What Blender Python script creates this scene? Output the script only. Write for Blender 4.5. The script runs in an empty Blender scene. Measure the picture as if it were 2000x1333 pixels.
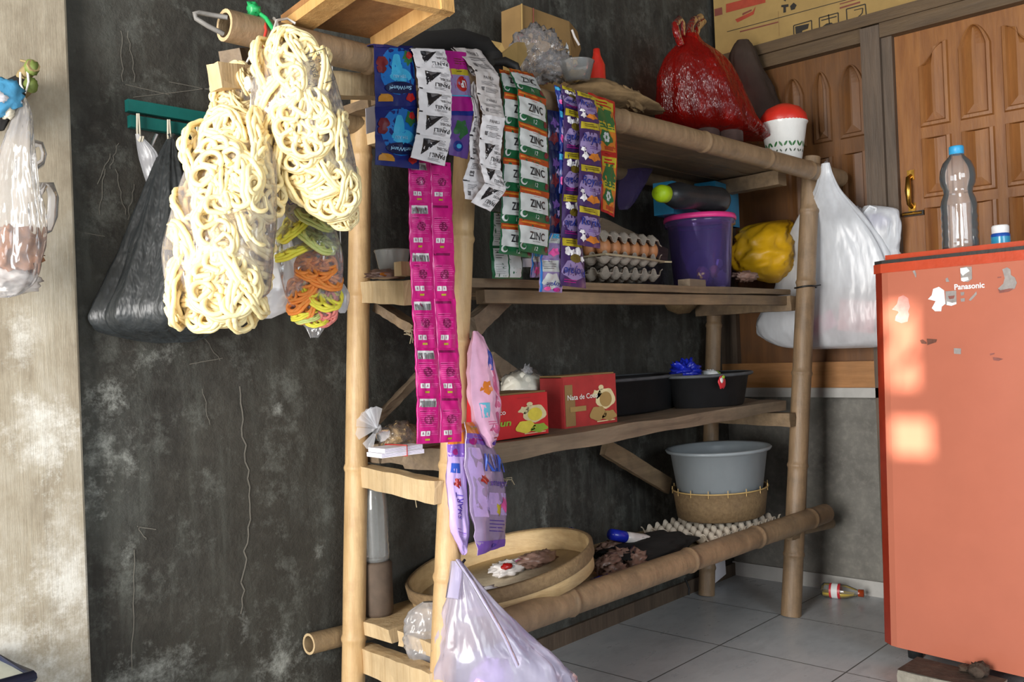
import bpy, math, random
from mathutils import Vector as V, Matrix, noise as N3
import numpy as np
random.seed(7)
C = bpy.context.scene.collection
sc = bpy.context.scene
R = math.radians
PI = math.pi

# ---------------------------------------------------------------- camera
YAW, PITCH, ROLL, F = R(43.0326), R(0.40996), R(-2.32374), 1800.0
CP = V((-3.30977, -1.91378, 0.95))
_f = V((math.cos(YAW)*math.cos(PITCH), math.sin(YAW)*math.cos(PITCH), math.sin(PITCH)))
_r = V((math.sin(YAW), -math.cos(YAW), 0)); _u = _r.cross(_f)
cr = _r*math.cos(ROLL) + _u*math.sin(ROLL)
cu = -_r*math.sin(ROLL) + _u*math.cos(ROLL)
cam = bpy.data.cameras.new('camera'); camo = bpy.data.objects.new('camera', cam); C.objects.link(camo)
cam.sensor_width = 36; cam.lens = F/2000*36; cam.clip_start = .02
camo.matrix_world = Matrix(((cr.x, cu.x, -_f.x, CP.x), (cr.y, cu.y, -_f.y, CP.y), (cr.z, cu.z, -_f.z, CP.z), (0, 0, 0, 1)))
sc.camera = camo
# ---------------------------------------------------------------- light
sc.view_settings.view_transform = 'Standard'; sc.view_settings.look = 'None'
sc.view_settings.gamma = 1; sc.view_settings.use_curve_mapping = False
sc.view_settings.exposure = 0.35
sc.cycles.transparent_max_bounces = 32; sc.cycles.max_bounces = 8
sc.cycles.sample_clamp_indirect = 4
w = bpy.data.worlds.new('sky'); sc.world = w; w.use_nodes = True
w.node_tree.nodes['Background'].inputs[0].default_value = (.80, .90, 1.0, 1)
w.node_tree.nodes['Background'].inputs[1].default_value = 0.5
def area(name, loc, target, sx, sy, power, col):
    l = bpy.data.lights.new(name, 'AREA'); l.shape = 'RECTANGLE'; l.size = sx; l.size_y = sy; l.energy = power; l.color = col
    o = bpy.data.objects.new(name, l); C.objects.link(o); o.location = loc
    o.rotation_euler = (V(target)-V(loc)).to_track_quat('-Z', 'Y').to_euler(); return o
area('doorway_daylight', (-5.35, -1.25, 1.15), (-1.6, -.7, 1.1), 1.2, 2.0, 165, (1, .97, .93))
area('front_window_daylight', (-3.2, -4.55, 1.6), (-1.2, -.5, .7), 1.8, 1.2, 48, (.88, .95, 1))

sl = bpy.data.lights.new('low_sun', 'SPOT'); sl.energy = 10500; sl.color = (1, .95, .88); sl.spot_size = R(9); sl.spot_blend = .1; sl.shadow_soft_size = .022  # narrow spot standing in for sun, aimed only at the fridge door
so = bpy.data.objects.new('low_sun', sl); C.objects.link(so); SUN = V((-9.0, -2.2, 1.9)); so.location = SUN
so.rotation_euler = (V((-.66, -.96, .82))-SUN).to_track_quat('-Z', 'Y').to_euler()

# ---------------------------------------------------------------- photo geometry: a pixel seen on a known plane of the room
def ray(px, py): return cr*((px-1000)/F) - cu*((py-666.5)/F) + _f
def at(px, py, x=None, y=None, z=None):
    d = ray(px, py)
    t = (x-CP.x)/d.x if x is not None else (y-CP.y)/d.y if y is not None else (z-CP.z)/d.z
    return CP + d*t
def onplane(px, py, p0, n):
    d = ray(px, py); return CP + d*((V(p0)-CP).dot(n)/d.dot(n))
def depth(p): return (V(p)-CP).dot(_f)
def mpp(p): return depth(p)/F
RV = V((_r.x, _r.y, 0)); FV = V((_f.x, _f.y, 0)).normalized()

# ---------------------------------------------------------------- materials
def hexc(h):
    h = h.lstrip('#'); o = []
    for i in (0, 2, 4):
        c = int(h[i:i+2], 16)/255; o.append(c/12.92 if c <= .04045 else ((c+.055)/1.055)**2.4)
    return tuple(o)+(1,)
class NT:
    def __init__(s, name):
        s.m = bpy.data.materials.new(name); s.m.use_nodes = True; s.t = s.m.node_tree; s.t.nodes.clear()
        s.out = s.n('ShaderNodeOutputMaterial')
    def n(s, typ, **kw):
        nd = s.t.nodes.new(typ)
        for k, v in kw.items(): setattr(nd, k, v)
        return nd
    def l(s, a, b): s.t.links.new(a, b)
    def coord(s, scale=(1, 1, 1), kind='Object', rot=(0, 0, 0)):
        c = s.n('ShaderNodeTexCoord'); mp = s.n('ShaderNodeMapping'); mp.inputs['Scale'].default_value = scale; mp.inputs['Rotation'].default_value = rot
        s.l(c.outputs[kind], mp.inputs[0]); return mp.outputs[0]
    def noise(s, vec, scale, detail=4, rough=.6):
        nd = s.n('ShaderNodeTexNoise'); nd.inputs['Scale'].default_value = scale; nd.inputs['Detail'].default_value = detail; nd.inputs['Roughness'].default_value = rough
        s.l(vec, nd.inputs['Vector']); return nd.outputs['Fac']
    def ramp(s, fac, stops):
        r = s.n('ShaderNodeValToRGB'); e = r.color_ramp.elements
        while len(e) < len(stops): e.new(.5)
        for i, (p, c) in enumerate(stops): e[i].position = p; e[i].color = c if isinstance(c, tuple) else hexc(c)
        s.l(fac, r.inputs[0]); return r.outputs[0]
    def mix(s, fac, a, b):
        m = s.n('ShaderNodeMix', data_type='RGBA')
        if isinstance(fac, (int, float)): m.inputs[0].default_value = fac
        else: s.l(fac, m.inputs[0])
        for sock, v in ((m.inputs[6], a), (m.inputs[7], b)):
            if isinstance(v, str): sock.default_value = hexc(v)
            elif isinstance(v, tuple): sock.default_value = v
            else: s.l(v, sock)
        return m.outputs[2]
    def math(s, op, a, b=0.):
        m = s.n('ShaderNodeMath', operation=op)
        for i, v in enumerate((a, b)):
            if isinstance(v, (int, float)): m.inputs[i].default_value = v
            else: s.l(v, m.inputs[i])
        return m.outputs[0]
    def bsdf(s, col, rough=.6, bump=None, bstr=.3, metal=0, spec=.5, **kw):
        b = s.n('ShaderNodeBsdfPrincipled')
        if isinstance(col, str): b.inputs['Base Color'].default_value = hexc(col)
        elif isinstance(col, tuple): b.inputs['Base Color'].default_value = col
        else: s.l(col, b.inputs['Base Color'])
        if isinstance(rough, (int, float)): b.inputs['Roughness'].default_value = rough
        else: s.l(rough, b.inputs['Roughness'])
        b.inputs['Metallic'].default_value = metal; b.inputs['Specular IOR Level'].default_value = spec
        for k, v in kw.items(): b.inputs[k.replace('_', ' ')].default_value = v
        if bump is not None:
            bp = s.n('ShaderNodeBump'); bp.inputs['Strength'].default_value = bstr; bp.inputs['Distance'].default_value = .01
            s.l(bump, bp.inputs['Height']); s.l(bp.outputs[0], b.inputs['Normal'])
        return b
    def done(s, b): s.l(b.outputs[0], s.out.inputs[0]); return s.m
M = {}
def plain(name, c, rough=.5, var=.12, scale=30, metal=0, spec=.5, bstr=.15, stretch=(1, 1, 1), **kw):
    t = NT(name); v = t.coord(stretch); f = t.noise(v, scale)
    b = hexc(c); lo = tuple(x*(1-var) for x in b[:3])+(1,); hi = tuple(min(1, x*(1+var)) for x in b[:3])+(1,)
    M[name] = t.done(t.bsdf(t.ramp(f, [(.3, lo), (.7, hi)]), rough, f, bstr, metal, spec, **kw)); return M[name]
def film(name, c, alpha, rough=.18, gloss=1.0, streak=14, tint='ffffff', bstr=.6, trans=.0, edge=.2):
    t = NT(name); v = t.coord((1, 1, .35)); f = t.noise(v, streak, 3)
    tr = t.n('ShaderNodeBsdfTransparent'); tr.inputs[0].default_value = hexc(tint)
    b = t.bsdf(c, rough, f, bstr, spec=.6)
    body = b.outputs[0]
    if trans:
        tl = t.n('ShaderNodeBsdfTranslucent'); tl.inputs[0].default_value = hexc(c)
        mx = t.n('ShaderNodeMixShader'); mx.inputs[0].default_value = trans; t.l(b.outputs[0], mx.inputs[1]); t.l(tl.outputs[0], mx.inputs[2]); body = mx.outputs[0]
    lw = t.n('ShaderNodeLayerWeight'); lw.inputs[0].default_value = .35
    a = t.math('ADD', t.math('MULTIPLY', lw.outputs['Facing'], edge), t.math('MULTIPLY', t.math('ADD', f, .5), alpha))
    a = t.math('MINIMUM', a, 1.0)
    m1 = t.n('ShaderNodeMixShader'); t.l(a, m1.inputs[0]); t.l(tr.outputs[0], m1.inputs[1]); t.l(body, m1.inputs[2])
    gl = t.n('ShaderNodeBsdfGlossy'); gl.inputs['Roughness'].default_value = rough*.7
    bp = t.n('ShaderNodeBump'); bp.inputs['Strength'].default_value = bstr; bp.inputs['Distance'].default_value = .012
    t.l(t.noise(v, streak*1.7, 2), bp.inputs['Height']); t.l(bp.outputs[0], gl.inputs['Normal'])
    fr = t.n('ShaderNodeFresnel'); fr.inputs[0].default_value = 1.45; t.l(bp.outputs[0], fr.inputs['Normal'])
    m2 = t.n('ShaderNodeMixShader'); t.l(t.math('MULTIPLY', fr.outputs[0], gloss), m2.inputs[0]); t.l(m1.outputs[0], m2.inputs[1]); t.l(gl.outputs[0], m2.inputs[2])
    t.l(m2.outputs[0], t.out.inputs[0]); M[name] = t.m; return t.m
def wood(name, c1, c2, rough=.65, stretch=(14, 14, 1.2), scale=3, grime=.0, bstr=.35):
    t = NT(name); v = t.coord(stretch); f = t.noise(v, scale, 6, .65); g = t.noise(t.coord(), 7, 4)
    col = t.ramp(f, [(.3, c1), (.7, c2)])
    if grime: col = t.mix(t.ramp(g, [(.45, (0, 0, 0, 1)), (.75, (grime, grime, grime, 1))]), col, '4a4038')
    M[name] = t.done(t.bsdf(col, rough, f, bstr)); return M[name]

# sooty cement wall: dark paint with lime bloom, run marks and stains of their own shape
t = NT('sooty_cement'); v = t.coord()
n1 = t.noise(v, 3.2, 8, .7); n2 = t.noise(v, 26, 6, .7); n3 = t.noise(t.coord((6, 6, .8)), 3, 6, .65)
col = t.ramp(n1, [(.28, '262422'), (.5, '363430'), (.75, '4c4942')])
col = t.mix(t.ramp(n2, [(.5, (0, 0, 0, 1)), (.8, (.3, .3, .3, 1))]), col, '6d6a62')
col = t.mix(t.ramp(n3, [(.50, (0, 0, 0, 1)), (.75, (.6, .6, .6, 1))]), col, '63665f')
n4 = t.noise(t.coord(), 1.3, 4, .6); col = t.mix(t.ramp(n4, [(.42, (0, 0, 0, 1)), (.62, (.5, .5, .5, 1))]), col, '3f3c35')
n5 = t.noise(t.coord((1, 1, 1)), 7, 10, .8); col = t.mix(t.ramp(n5, [(.52, (0, 0, 0, 1)), (.70, (.75, .75, .75, 1))]), col, '74766f')
n6 = t.noise(t.coord((1, 1, .7)), 2.1, 10, .75); col = t.mix(t.ramp(n6, [(.50, (0, 0, 0, 1)), (.64, (.55, .55, .55, 1))]), col, '595a55')
def spot(c, rad, lo=.3, s=13, col_=None):
    global col
    d = t.n('ShaderNodeVectorMath', operation='SUBTRACT'); t.l(v, d.inputs[0]); d.inputs[1].default_value = c
    sc_ = t.n('ShaderNodeVectorMath', operation='DIVIDE'); t.l(d.outputs[0], sc_.inputs[0]); sc_.inputs[1].default_value = rad
    ln = t.n('ShaderNodeVectorMath', operation='LENGTH'); t.l(sc_.outputs[0], ln.inputs[0])
    k = t.math('SUBTRACT', 1.0, ln.outputs['Value'])
    k = t.math('ADD', t.math('MULTIPLY', t.math('MAXIMUM', k, -1.0), .42), t.math('MULTIPLY', t.math('SUBTRACT', t.noise(v, s, 10, .82), .5), 2.3))
    fac = t.ramp(k, [(lo-.14, (0, 0, 0, 1)), (lo+.02, (.22, .22, .22, 1)), (lo+.34, (.85, .85, .85, 1))])
    col = t.mix(fac, col, col_ or 'a3a59e')
for px, py, rw, rh, lo in ((205, 860, .085, .17, .3), (180, 960, .07, .08, .36), (300, 1310, .16, .07, .28), (545, 1300, .17, .12, .34), (480, 1230, .04, .10, .42),
                           (300, 700, .14, .07, .42), (250, 1090, .03, .05, .38), (205, 780, .07, .06, .42), (545, 800, .03, .03, .34), (620, 1075, .04, .03, .36), (1060, 1010, .05, .16, .42)):
    p = at(px, py, y=0); spot((p.x, 0, p.z), (rw, 1, rh), lo)
M['sooty_cement'] = t.done(t.bsdf(col, .85, n2, .5, spec=.25))
t = NT('limed_board'); v = t.coord((16, 16, .9)); n1 = t.noise(v, 2.6, 9, .78); v = t.coord(); n2 = t.noise(t.coord((2, 2, 1)), 4.5, 9, .72)
col = t.ramp(n2, [(.32, '8a7e6b'), (.5, 'a69b87'), (.68, 'bcb4a4')])
col = t.mix(t.ramp(n1, [(.52, (0, 0, 0, 1)), (.75, (.5, .5, .5, 1))]), col, 'd6d0bf')
for _c, _r in (((-2.60, .50), (.10, .34)), ((-2.70, .42), (.10, .22)), ((-2.63, .80), (.07, .14)), ((-2.66, 1.02), (.05, .12))): spot((_c[0], -.03, _c[1]), (_r[0], 1, _r[1]), .22, 10, 'e0ddd4')
M['limed_board'] = t.done(t.bsdf(col, .8, n1, .3))
t = NT('grey_cement'); v = t.coord(); n1 = t.noise(v, 5, 8, .7); n2 = t.noise(v, 40, 5)
col = t.ramp(n1, [(.3, '5e5c57'), (.5, '787670'), (.72, '8c8a82')]); col = t.mix(t.ramp(n2, [(.5, (0, 0, 0, 1)), (.8, (.4, .4, .4, 1))]), col, '9a988e')
M['grey_cement'] = t.done(t.bsdf(col, .85, n2, .3))
t = NT('floor_tiles'); v = t.coord(rot=(0, 0, R(0)))
br = t.n('ShaderNodeTexBrick'); br.offset = 0; br.squash = 1; t.l(v, br.inputs['Vector'])
br.inputs['Scale'].default_value = 1; br.inputs['Brick Width'].default_value = .40; br.inputs['Row Height'].default_value = .40; br.inputs['Mortar Size'].default_value = .0025; br.inputs['Mortar Smooth'].default_value = .2
n1 = t.noise(v, 3.5, 6, .65); c0 = t.ramp(n1, [(.3, 'b0b6bb'), (.7, 'c6cacd')])
t.l(c0, br.inputs['Color1']); t.l(c0, br.inputs['Color2']); br.inputs['Mortar'].default_value = hexc('5a5b5a')
sm = t.noise(t.coord((1, 2.2, 1)), 6, 6, .7); col = t.mix(t.ramp(sm, [(.5, (0, 0, 0, 1)), (.75, (.45, .45, .45, 1))]), br.outputs['Color'], '8c9093')
M['floor_tiles'] = t.done(t.bsdf(col, t.ramp(sm, [(.3, (.22,)*3+(1,)), (.7, (.5,)*3+(1,))]), br.outputs['Fac'], -.15))
t = NT('ceiling_boards'); M['ceiling_boards'] = t.done(t.bsdf(t.ramp(t.noise(t.coord((1, 8, 1)), 4), [(.3, '4a4036'), (.7, '6a5c4c')]), .8))

def bamboo_mat(name, c1, c2, c3):
    t = NT(name); f = t.noise(t.coord((16, 16, 2.2)), 3, 6, .65); g = t.noise(t.coord(), 9, 5, .7)
    col = t.ramp(f, [(.28, c1), (.72, c2)]); col = t.mix(t.ramp(g, [(.48, (0, 0, 0, 1)), (.72, (.7, .7, .7, 1))]), col, c3)
    M[name] = t.done(t.bsdf(col, .48, f, .25))
bamboo_mat('bamboo', 'b08f62', 'cfae7f', 'a5845c'); bamboo_mat('bamboo_dusty', '7c664d', '9a7f61', '625240'); bamboo_mat('bamboo_grey', '78654d', '97805f', '5e4e3d')
wood('pale_wood', 'b79b72', 'd3bb93', grime=.25); wood('board_wood', '6f5b44', '8d7659', grime=.6, stretch=(1.5, 14, 14)); wood('board_wood_grey', '675848', '87755f', grime=.5, stretch=(1.5, 14, 14))
wood('crate_wood', 'b98a4e', 'd2a668', grime=.15); wood('crate_panel', '8a5f35', 'a37446', grime=.3)
wood('door_wood', '7b4b24', '9c6836', .42, (9, 9, 1), 3.5, .12, .12); wood('shaded_shutter_wood', '5f3d1f', '7a5029', .5, (9, 9, 1), 3.5, .3, .12); wood('frame_wood', '4b3f34', '655546', .6, (9, 9, 1), 4, .3); wood('sill_wood', '9a6a3a', 'b98553', .55, (9, 1, 9), 4, .25)  # shutter tone is darkened to hold the shade the rack casts there
wood('frame_wood_along', '4e3d2a', '685339', .6, (9, 1, 9), 4, .3)
wood('woven_bamboo', 'c0b095', 'd8ccb4', .7, (3, 3, 12), 6, .2); wood('winnow_rim', 'b19366', 'd0b485', .6, (3, 3, 10), 5, .35); wood('basket_brown', '6d573b', '876f4e', .8, (30, 30, 30), 3, .3)
plain('basket_edge', 'c2a268', .6)
plain('canister_brown', '54463a', .8, .2, 30); plain('dark_sack', '3a2c22', .8, .2, 14); plain('carton_kraft', 'a2854f', .8, .1, 12); plain('carton_dim', '8f7145', .8, .15, 10); plain('carton_red', 'c8232a', .5, .1, 20); plain('carton_redfade', 'a83030', .6, .15, 20)
plain('ink_dark', '2b2620', .6); plain('ink_red', 'a3402a', .6); plain('ink_maroon', '7a4034', .6); plain('cream_print', 'dccf9f', .5); plain('green_print', '8fae38', .5); plain('yellow_print', 'e0cf4a', .5); plain('white_print', 'e8e6e0', .45)
plain('cracker', 'f7dfa6', .6, .05, 25, bstr=.1, Subsurface_Weight=.25, Subsurface_Radius=(.012, .009, .005), Subsurface_Scale=1.0)
plain('cracker_white', 'ecdcc0', .6, .06, 25, Subsurface_Weight=.2, Subsurface_Scale=.01)
for nm, c in (('cracker_orange', 'e88a3c'), ('cracker_pink', 'dd7f76'), ('cracker_yellow', 'e6d94a'), ('cracker_green', 'c9cf80')): plain(nm, c, .6, .08, 25, Subsurface_Weight=.2, Subsurface_Scale=.01)
film('thin_film', 'f4f1f4', .04, .15, .8, edge=.06); film('clear_film', 'f4f1f4', .09, .14, 1.3, streak=20, bstr=.9, edge=.30); film('milky_film', 'efeff4', .35, .2, .8, trans=.4); film('violet_film', 'e4e0f6', .48, .2, .7, tint='f6f2ff', trans=.35)
film('white_bag', 'f4f8fd', .70, .35, .5, trans=.25); film('red_film', 'cf2a20', .17, .25, .8, streak=34, tint='ff5a48', bstr=1.0, trans=.3, edge=.35); film('smoke_purple', '5a4c78', .45, .25, .5, tint='8878b0')
film('bottle_film', 'eef4f6', .05, .06, 1.0, bstr=.15, edge=.10); film('black_film', '2a2e30', .84, .42, .28, streak=30, bstr=.9); film('violet_tub', 'b0a0ee', .10, .15, .8, tint='e2d8ff', bstr=.05, trans=.3); film('blue_tub', '42b0e0', .7, .2, .7, tint='9fe0ff', bstr=.05, trans=.35)
film('cup_film', 'e4e6e4', .14, .15, .9, bstr=.05, edge=.25); film('crumple_film', 'e6e2e4', .12, .15, 1.1, streak=30, bstr=.6, edge=.28); film('bowl_film', 'dfe3e2', .45, .2, .8, bstr=.05, trans=.4)
plain('yellow_bag', 'd8a514', .4, .15, 8); plain('brown_cloth', '7a6242', .9, .2, 20, bstr=.5); plain('black_rubber', '191817', .6); plain('black_cloth', '151312', .9)
plain('dusty_rim', '4a4d50', .6, .25, 25); plain('black_basin', '1c1d1f', .45, .2, 12); plain('grey_basin', '8f969a', .38, .06, 9); plain('pink_lid', 'e23a86', .4, .04); plain('neon', 'b4d91a', .45, .04); plain('black_bottle', '26292c', .35)
plain('red_lid', 'cf2f22', .4, .08); plain('enamel', 'e6e6e2', .3, .04); plain('leaf_green', '2f6b35', .5); plain('leaf_dark', '3f4a3a', .5)
plain('pulp', 'a2978a', .9, .1, 60, bstr=.4); plain('pulp_light', 'cdc2b1', .9, .08, 60, bstr=.4); plain('egg', 'b0774c', .5, .1, 14); plain('twine', 'b0a184', .9)
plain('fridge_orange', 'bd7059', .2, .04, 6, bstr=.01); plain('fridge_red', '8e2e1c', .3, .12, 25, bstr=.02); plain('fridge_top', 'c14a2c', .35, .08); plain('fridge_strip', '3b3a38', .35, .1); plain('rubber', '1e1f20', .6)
plain('sticker_white', 'e9ecec', .5, .04); plain('sticker_grey', '9b9490', .5, .2, 60); plain('sticker_residue', 'c98a80', .55, .15, 60); plain('rust_mark', '8a5148', .6, .2, 60); plain('rust_brown', '6b4030', .6, .2, 60)
plain('brass', 'c79a45', .28, .1, 20, metal=1); plain('steel_dark', '3a3a3a', .4, metal=.8); plain('teal_paint', '14655f', .45, .15, 15); plain('wire_cream', 'd8d0bc', .4); plain('string_white', 'e4e0da', .6); plain('string_red', 'c03a30', .5); plain('string_green', '27a35c', .4); plain('string_grey', '777470', .6)
plain('peg_wood', '8f7d55', .7); plain('peg_green', '6d7c3a', .6); plain('cap_blue', '3aa3d8', .4); plain('pill_blue', '1c4fa8', .35); plain('pill_white', 'eeeeee', .4); plain('cloth_blue', '4f9cc8', .5); plain('flour', 'ebe6d6', .8, .04)
plain('grounds', '8c744f', .9, .6, 70, bstr=1); plain('blue_wrap', '1b2aa8', .25, .3, 20); plain('wrap_brown', '8d6f62', .35, .3, 18); plain('wrap_white', 'd9d3cf', .3, .2, 18); plain('paper', 'e6e3ea', .6, .03); plain('rubber_band', 'b0302a', .5)
plain('concrete', '8f8a7e', .9, .2, 30, bstr=.6); plain('concrete_dirty', '4a3d33', .9, .4, 25, bstr=.8); plain('plaster_white', 'b5b4b0', .85, .12, 12); plain('chalk', '6c685f', .95); plain('oil_yellow', 'd0b32a', .2); plain('label_red', 'c8323a', .4)
plain('crate_plastic', 'b9bfb4', .4, .05); plain('crate_edge', '28304a', .4); plain('pink_content', 'd88a90', .5); plain('purple_content', '4a3590', .4); plain('meat', '9a6a4a', .7, .3, 20); plain('tin_grey', '55433f', .4, .3, 12)
for nm, c, r_ in (('s_navy', '16246e', .3), ('s_blue', '1a6fc0', .3), ('s_cyan', '3fb0e0', .3), ('s_logo', '0d1a4a', .3), ('s_logotext', '9fd0f0', .4), ('s_gold', 'c98a2a', .35), ('s_darkred', '6e1e28', .35), ('s_white', 'd5d2d4', .28), ('s_silver', 'b6b0ae', .25), ('s_black', '1d1c20', .35), ('s_gtext', '6d696b', .4),
                  ('s_pink', 'c41478', .32), ('s_pinkl', 'd8549c', .32), ('s_pinkd', '8f0c58', .32), ('s_magenta', 'b01a86', .3), ('s_yellow', 'c9b530', .3), ('s_green', '205c3a', .3), ('s_zwhite', 'cdd0ce', .3), ('s_orange', 'b2461e', .3), ('s_orangel', 'd8802c', .3), ('s_purple', '432b60', .28), ('s_lilac', '9a86b8', .28), ('s_violet', '6a4a96', .28), ('s_royal', '20308a', .3), ('s_red', 'b81f1c', .3), ('s_leaf', '2f6a3a', .3), ('s_olive', '6e5e20', .35),
                  ('p_lilac', 'bda2dc', .3), ('p_purple', '7d55b4', .3), ('p_deep', '4a3296', .3), ('p_clear', '9a86a8', .22), ('p_pink', 'eeb6d4', .28), ('p_rose', 'cc5f8e', .28), ('p_orange', 'd87a28', .3), ('p_blue', '2a4db0', .3), ('p_cyan', '69bfd8', .3)):
    kf = 1 if nm[0] == 'p' or nm in ('s_white', 's_silver', 's_pink', 's_black', 's_pinkl') else .86
    c = ''.join('%02x' % int(int(c[i:i+2], 16)*kf) for i in (0, 2, 4)); plain(nm, c, r_*.8, .07, 40, spec=.6, bstr=.05)

# ---------------------------------------------------------------- mesh tools
class MB:
    def __init__(s): s.v = []; s.f = []; s.mi = []; s.mats = []; s.sm = []
    def m(s, name):
        if name not in s.mats: s.mats.append(name)
        return s.mats.index(name)
    def add(s, vs, fs, mat, smooth=False):
        o = len(s.v); k = s.m(mat); s.v += [tuple(p) for p in vs]
        for f in fs: s.f.append(tuple(i+o for i in f)); s.mi.append(k); s.sm.append(smooth)
    def grid(s, P, mat, smooth=True, closed_u=False, flip=False):
        rows, cols = len(P), len(P[0]); vs = [p for r in P for p in r]; fs = []
        for i in range(rows-1):
            for j in range(cols if closed_u else cols-1):
                a, b = i*cols+j, i*cols+(j+1) % cols; q = (a, b, b+cols, a+cols); fs.append(q[::-1] if flip else q)
        s.add(vs, fs, mat, smooth)
    def box(s, lo, hi, mat, rot=None, org=None):
        vs = [V((x, y, z)) for x in (lo[0], hi[0]) for y in (lo[1], hi[1]) for z in (lo[2], hi[2])]
        if rot is not None: vs = [rot @ p for p in vs]
        if org is not None: vs = [p+V(org) for p in vs]
        s.add(vs, [(0, 1, 3, 2), (4, 6, 7, 5), (0, 4, 5, 1), (2, 3, 7, 6), (0, 2, 6, 4), (1, 5, 7, 3)], mat)
    def hexa(s, p, mat):   # 8 points: four bottom, four top
        s.add(p, [(3, 2, 1, 0), (4, 5, 6, 7), (0, 1, 5, 4), (1, 2, 6, 5), (2, 3, 7, 6), (3, 0, 4, 7)], mat)
    def tube(s, path, rad, mat, seg=8, closed=False, cap=True, flat=None):
        path = [V(p) for p in path]; n = len(path); P = []
        up = None
        for i, p in enumerate(path):
            a = path[(i-1) % n] if (closed or i > 0) else p; b = path[(i+1) % n] if (closed or i < n-1) else p
            d = (b-a).normalized()
            if up is None: up = d.orthogonal().normalized()
            up = (up - d*up.dot(d)).normalized() if (up-d*up.dot(d)).length > 1e-6 else d.orthogonal().normalized()
            sd = d.cross(up); r = rad[i] if isinstance(rad, (list, tuple)) else rad
            P.append([p+(up*math.cos(2*PI*k/seg)*(flat or 1)+sd*math.sin(2*PI*k/seg))*r for k in range(seg)])
        if closed: P.append(P[0])
        s.grid(P, mat, True, True, flip=True)
        if cap and not closed:
            s.add(P[0], [tuple(range(seg))], mat); s.add(P[-1], [tuple(range(seg))[::-1]], mat)
    def lathe(s, prof, org, mat, seg=40, axis=None, rot=None, lean=None):
        P = []
        for r, z in prof:
            row = []
            for k in range(seg):
                a = 2*PI*k/seg; p = V((r*math.cos(a), r*math.sin(a), z))
                if rot is not None: p = rot @ p
                row.append(p+V(org))
            P.append(row)
        s.grid(P, mat, True, True)
    def poly(s, pts, mat, nrm=None, thick=0):
        pts = [V(p) for p in pts]; n = len(pts)
        if not thick: s.add(pts, [tuple(range(n))], mat); return
        q = [p+V(nrm)*thick for p in pts]
        s.add(q, [tuple(range(n))], mat); s.add(pts, [tuple(range(n))[::-1]], mat)
        s.add(pts+q, [(i, (i+1) % n, n+(i+1) % n, n+i) for i in range(n)], mat)
    def blob(s, c, rx, ry, rz, mat, amp=.12, fr=3., seed=0, seg=28, rings=18, rot=None, flatb=None):
        P = []
        for i in range(rings+1):
            th = PI*i/rings; row = []
            for k in range(seg):
                a = 2*PI*k/seg; d = V((math.sin(th)*math.cos(a), math.sin(th)*math.sin(a), -math.cos(th)))
                f = 1+amp*2*N3.noise(d*fr+V((seed*7.1, seed*3.3, 0)))+amp*.6*N3.noise(d*fr*2.7+V((seed, 9, 4)))
                p = V((d.x*rx*f, d.y*ry*f, d.z*rz*f))
                if flatb is not None: p.z = max(p.z, -flatb)
                row.append((rot @ p if rot is not None else p)+V(c))
            P.append(row)
        s.grid(P, mat, True, True)
def linkobj(name, mb, parent=None, origin=None):
    me = bpy.data.meshes.new(name); o = bpy.data.objects.new(name, me); C.objects.link(o)
    pts = np.array(mb.v, float)
    if parent is not None:
        root = parent
        off = V((0, 0, 0)); p = parent
        while p is not None: off += p.location; p = p.parent
        pts = pts-np.array(off); o.parent = parent
    elif origin == 'world': pass
    else:
        if origin is None:
            lo, hi = pts.min(0), pts.max(0); origin = ((lo[0]+hi[0])/2, (lo[1]+hi[1])/2, lo[2])
        pts = pts-np.array(origin); o.location = origin
    me.from_pydata(pts.tolist(), [], mb.f)
    for k in mb.mats: me.materials.append(M[k])
    me.polygons.foreach_set('material_index', mb.mi); me.polygons.foreach_set('use_smooth', mb.sm)
    me.update(); return o
def tag(o, label, cat, group=None, kind=None):
    o['label'] = label; o['category'] = cat
    if group: o['group'] = group
    if kind: o['kind'] = kind
    return o
def thing(name, loc, label, cat, group=None):
    o = bpy.data.objects.new(name, None); C.objects.link(o); o.location = loc; o.empty_display_size = .05
    return tag(o, label, cat, group)
def single(name, mb, label, cat, group=None, origin=None): return tag(linkobj(name, mb, None, origin), label, cat, group)
def part(name, mb, parent, label=None):
    o = linkobj(name, mb, parent)
    if label: o['label'] = label
    return o
def struct(name, mb, label=None):
    o = linkobj(name, mb, None, 'world'); o['kind'] = 'structure'
    if label: o['label'] = label
    return o
_tc = {}
def text(body, shear=0., bold=0.):
    key = (body, shear, bold)
    if key in _tc: return _tc[key]
    cv = bpy.data.curves.new('lettering', 'FONT'); cv.body = body; cv.size = 1; cv.shear = shear; cv.offset = bold; cv.resolution_u = 3; cv.fill_mode = 'FRONT'
    o = bpy.data.objects.new('lettering', cv); C.objects.link(o); bpy.context.view_layer.update()
    me = bpy.data.meshes.new_from_object(o.evaluated_get(bpy.context.evaluated_depsgraph_get()))
    vs = np.array([tuple(x.co) for x in me.vertices]); fs = [tuple(p.vertices) for p in me.polygons]
    bpy.data.objects.remove(o); bpy.data.curves.remove(cv); bpy.data.meshes.remove(me)
    lo, hi = vs.min(0), vs.max(0); vs = (vs-(lo+hi)/2); asp = (hi-lo)[0]/(hi-lo)[1]; vs = vs/(hi-lo)[1]
    _tc[key] = ([(a, b) for a, b, _ in vs], fs, asp); return _tc[key]
def put_text(mb, body, c, ux, uy, h, mat, shear=0., bold=0., wmax=None, squeeze=1.):
    vs, fs, asp = text(body, shear, bold); k = squeeze
    if wmax: k = wmax/(asp*h)
    mb.add([V(c)+V(ux)*(a*h*k)+V(uy)*(b*h) for a, b in vs], fs, mat)

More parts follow.
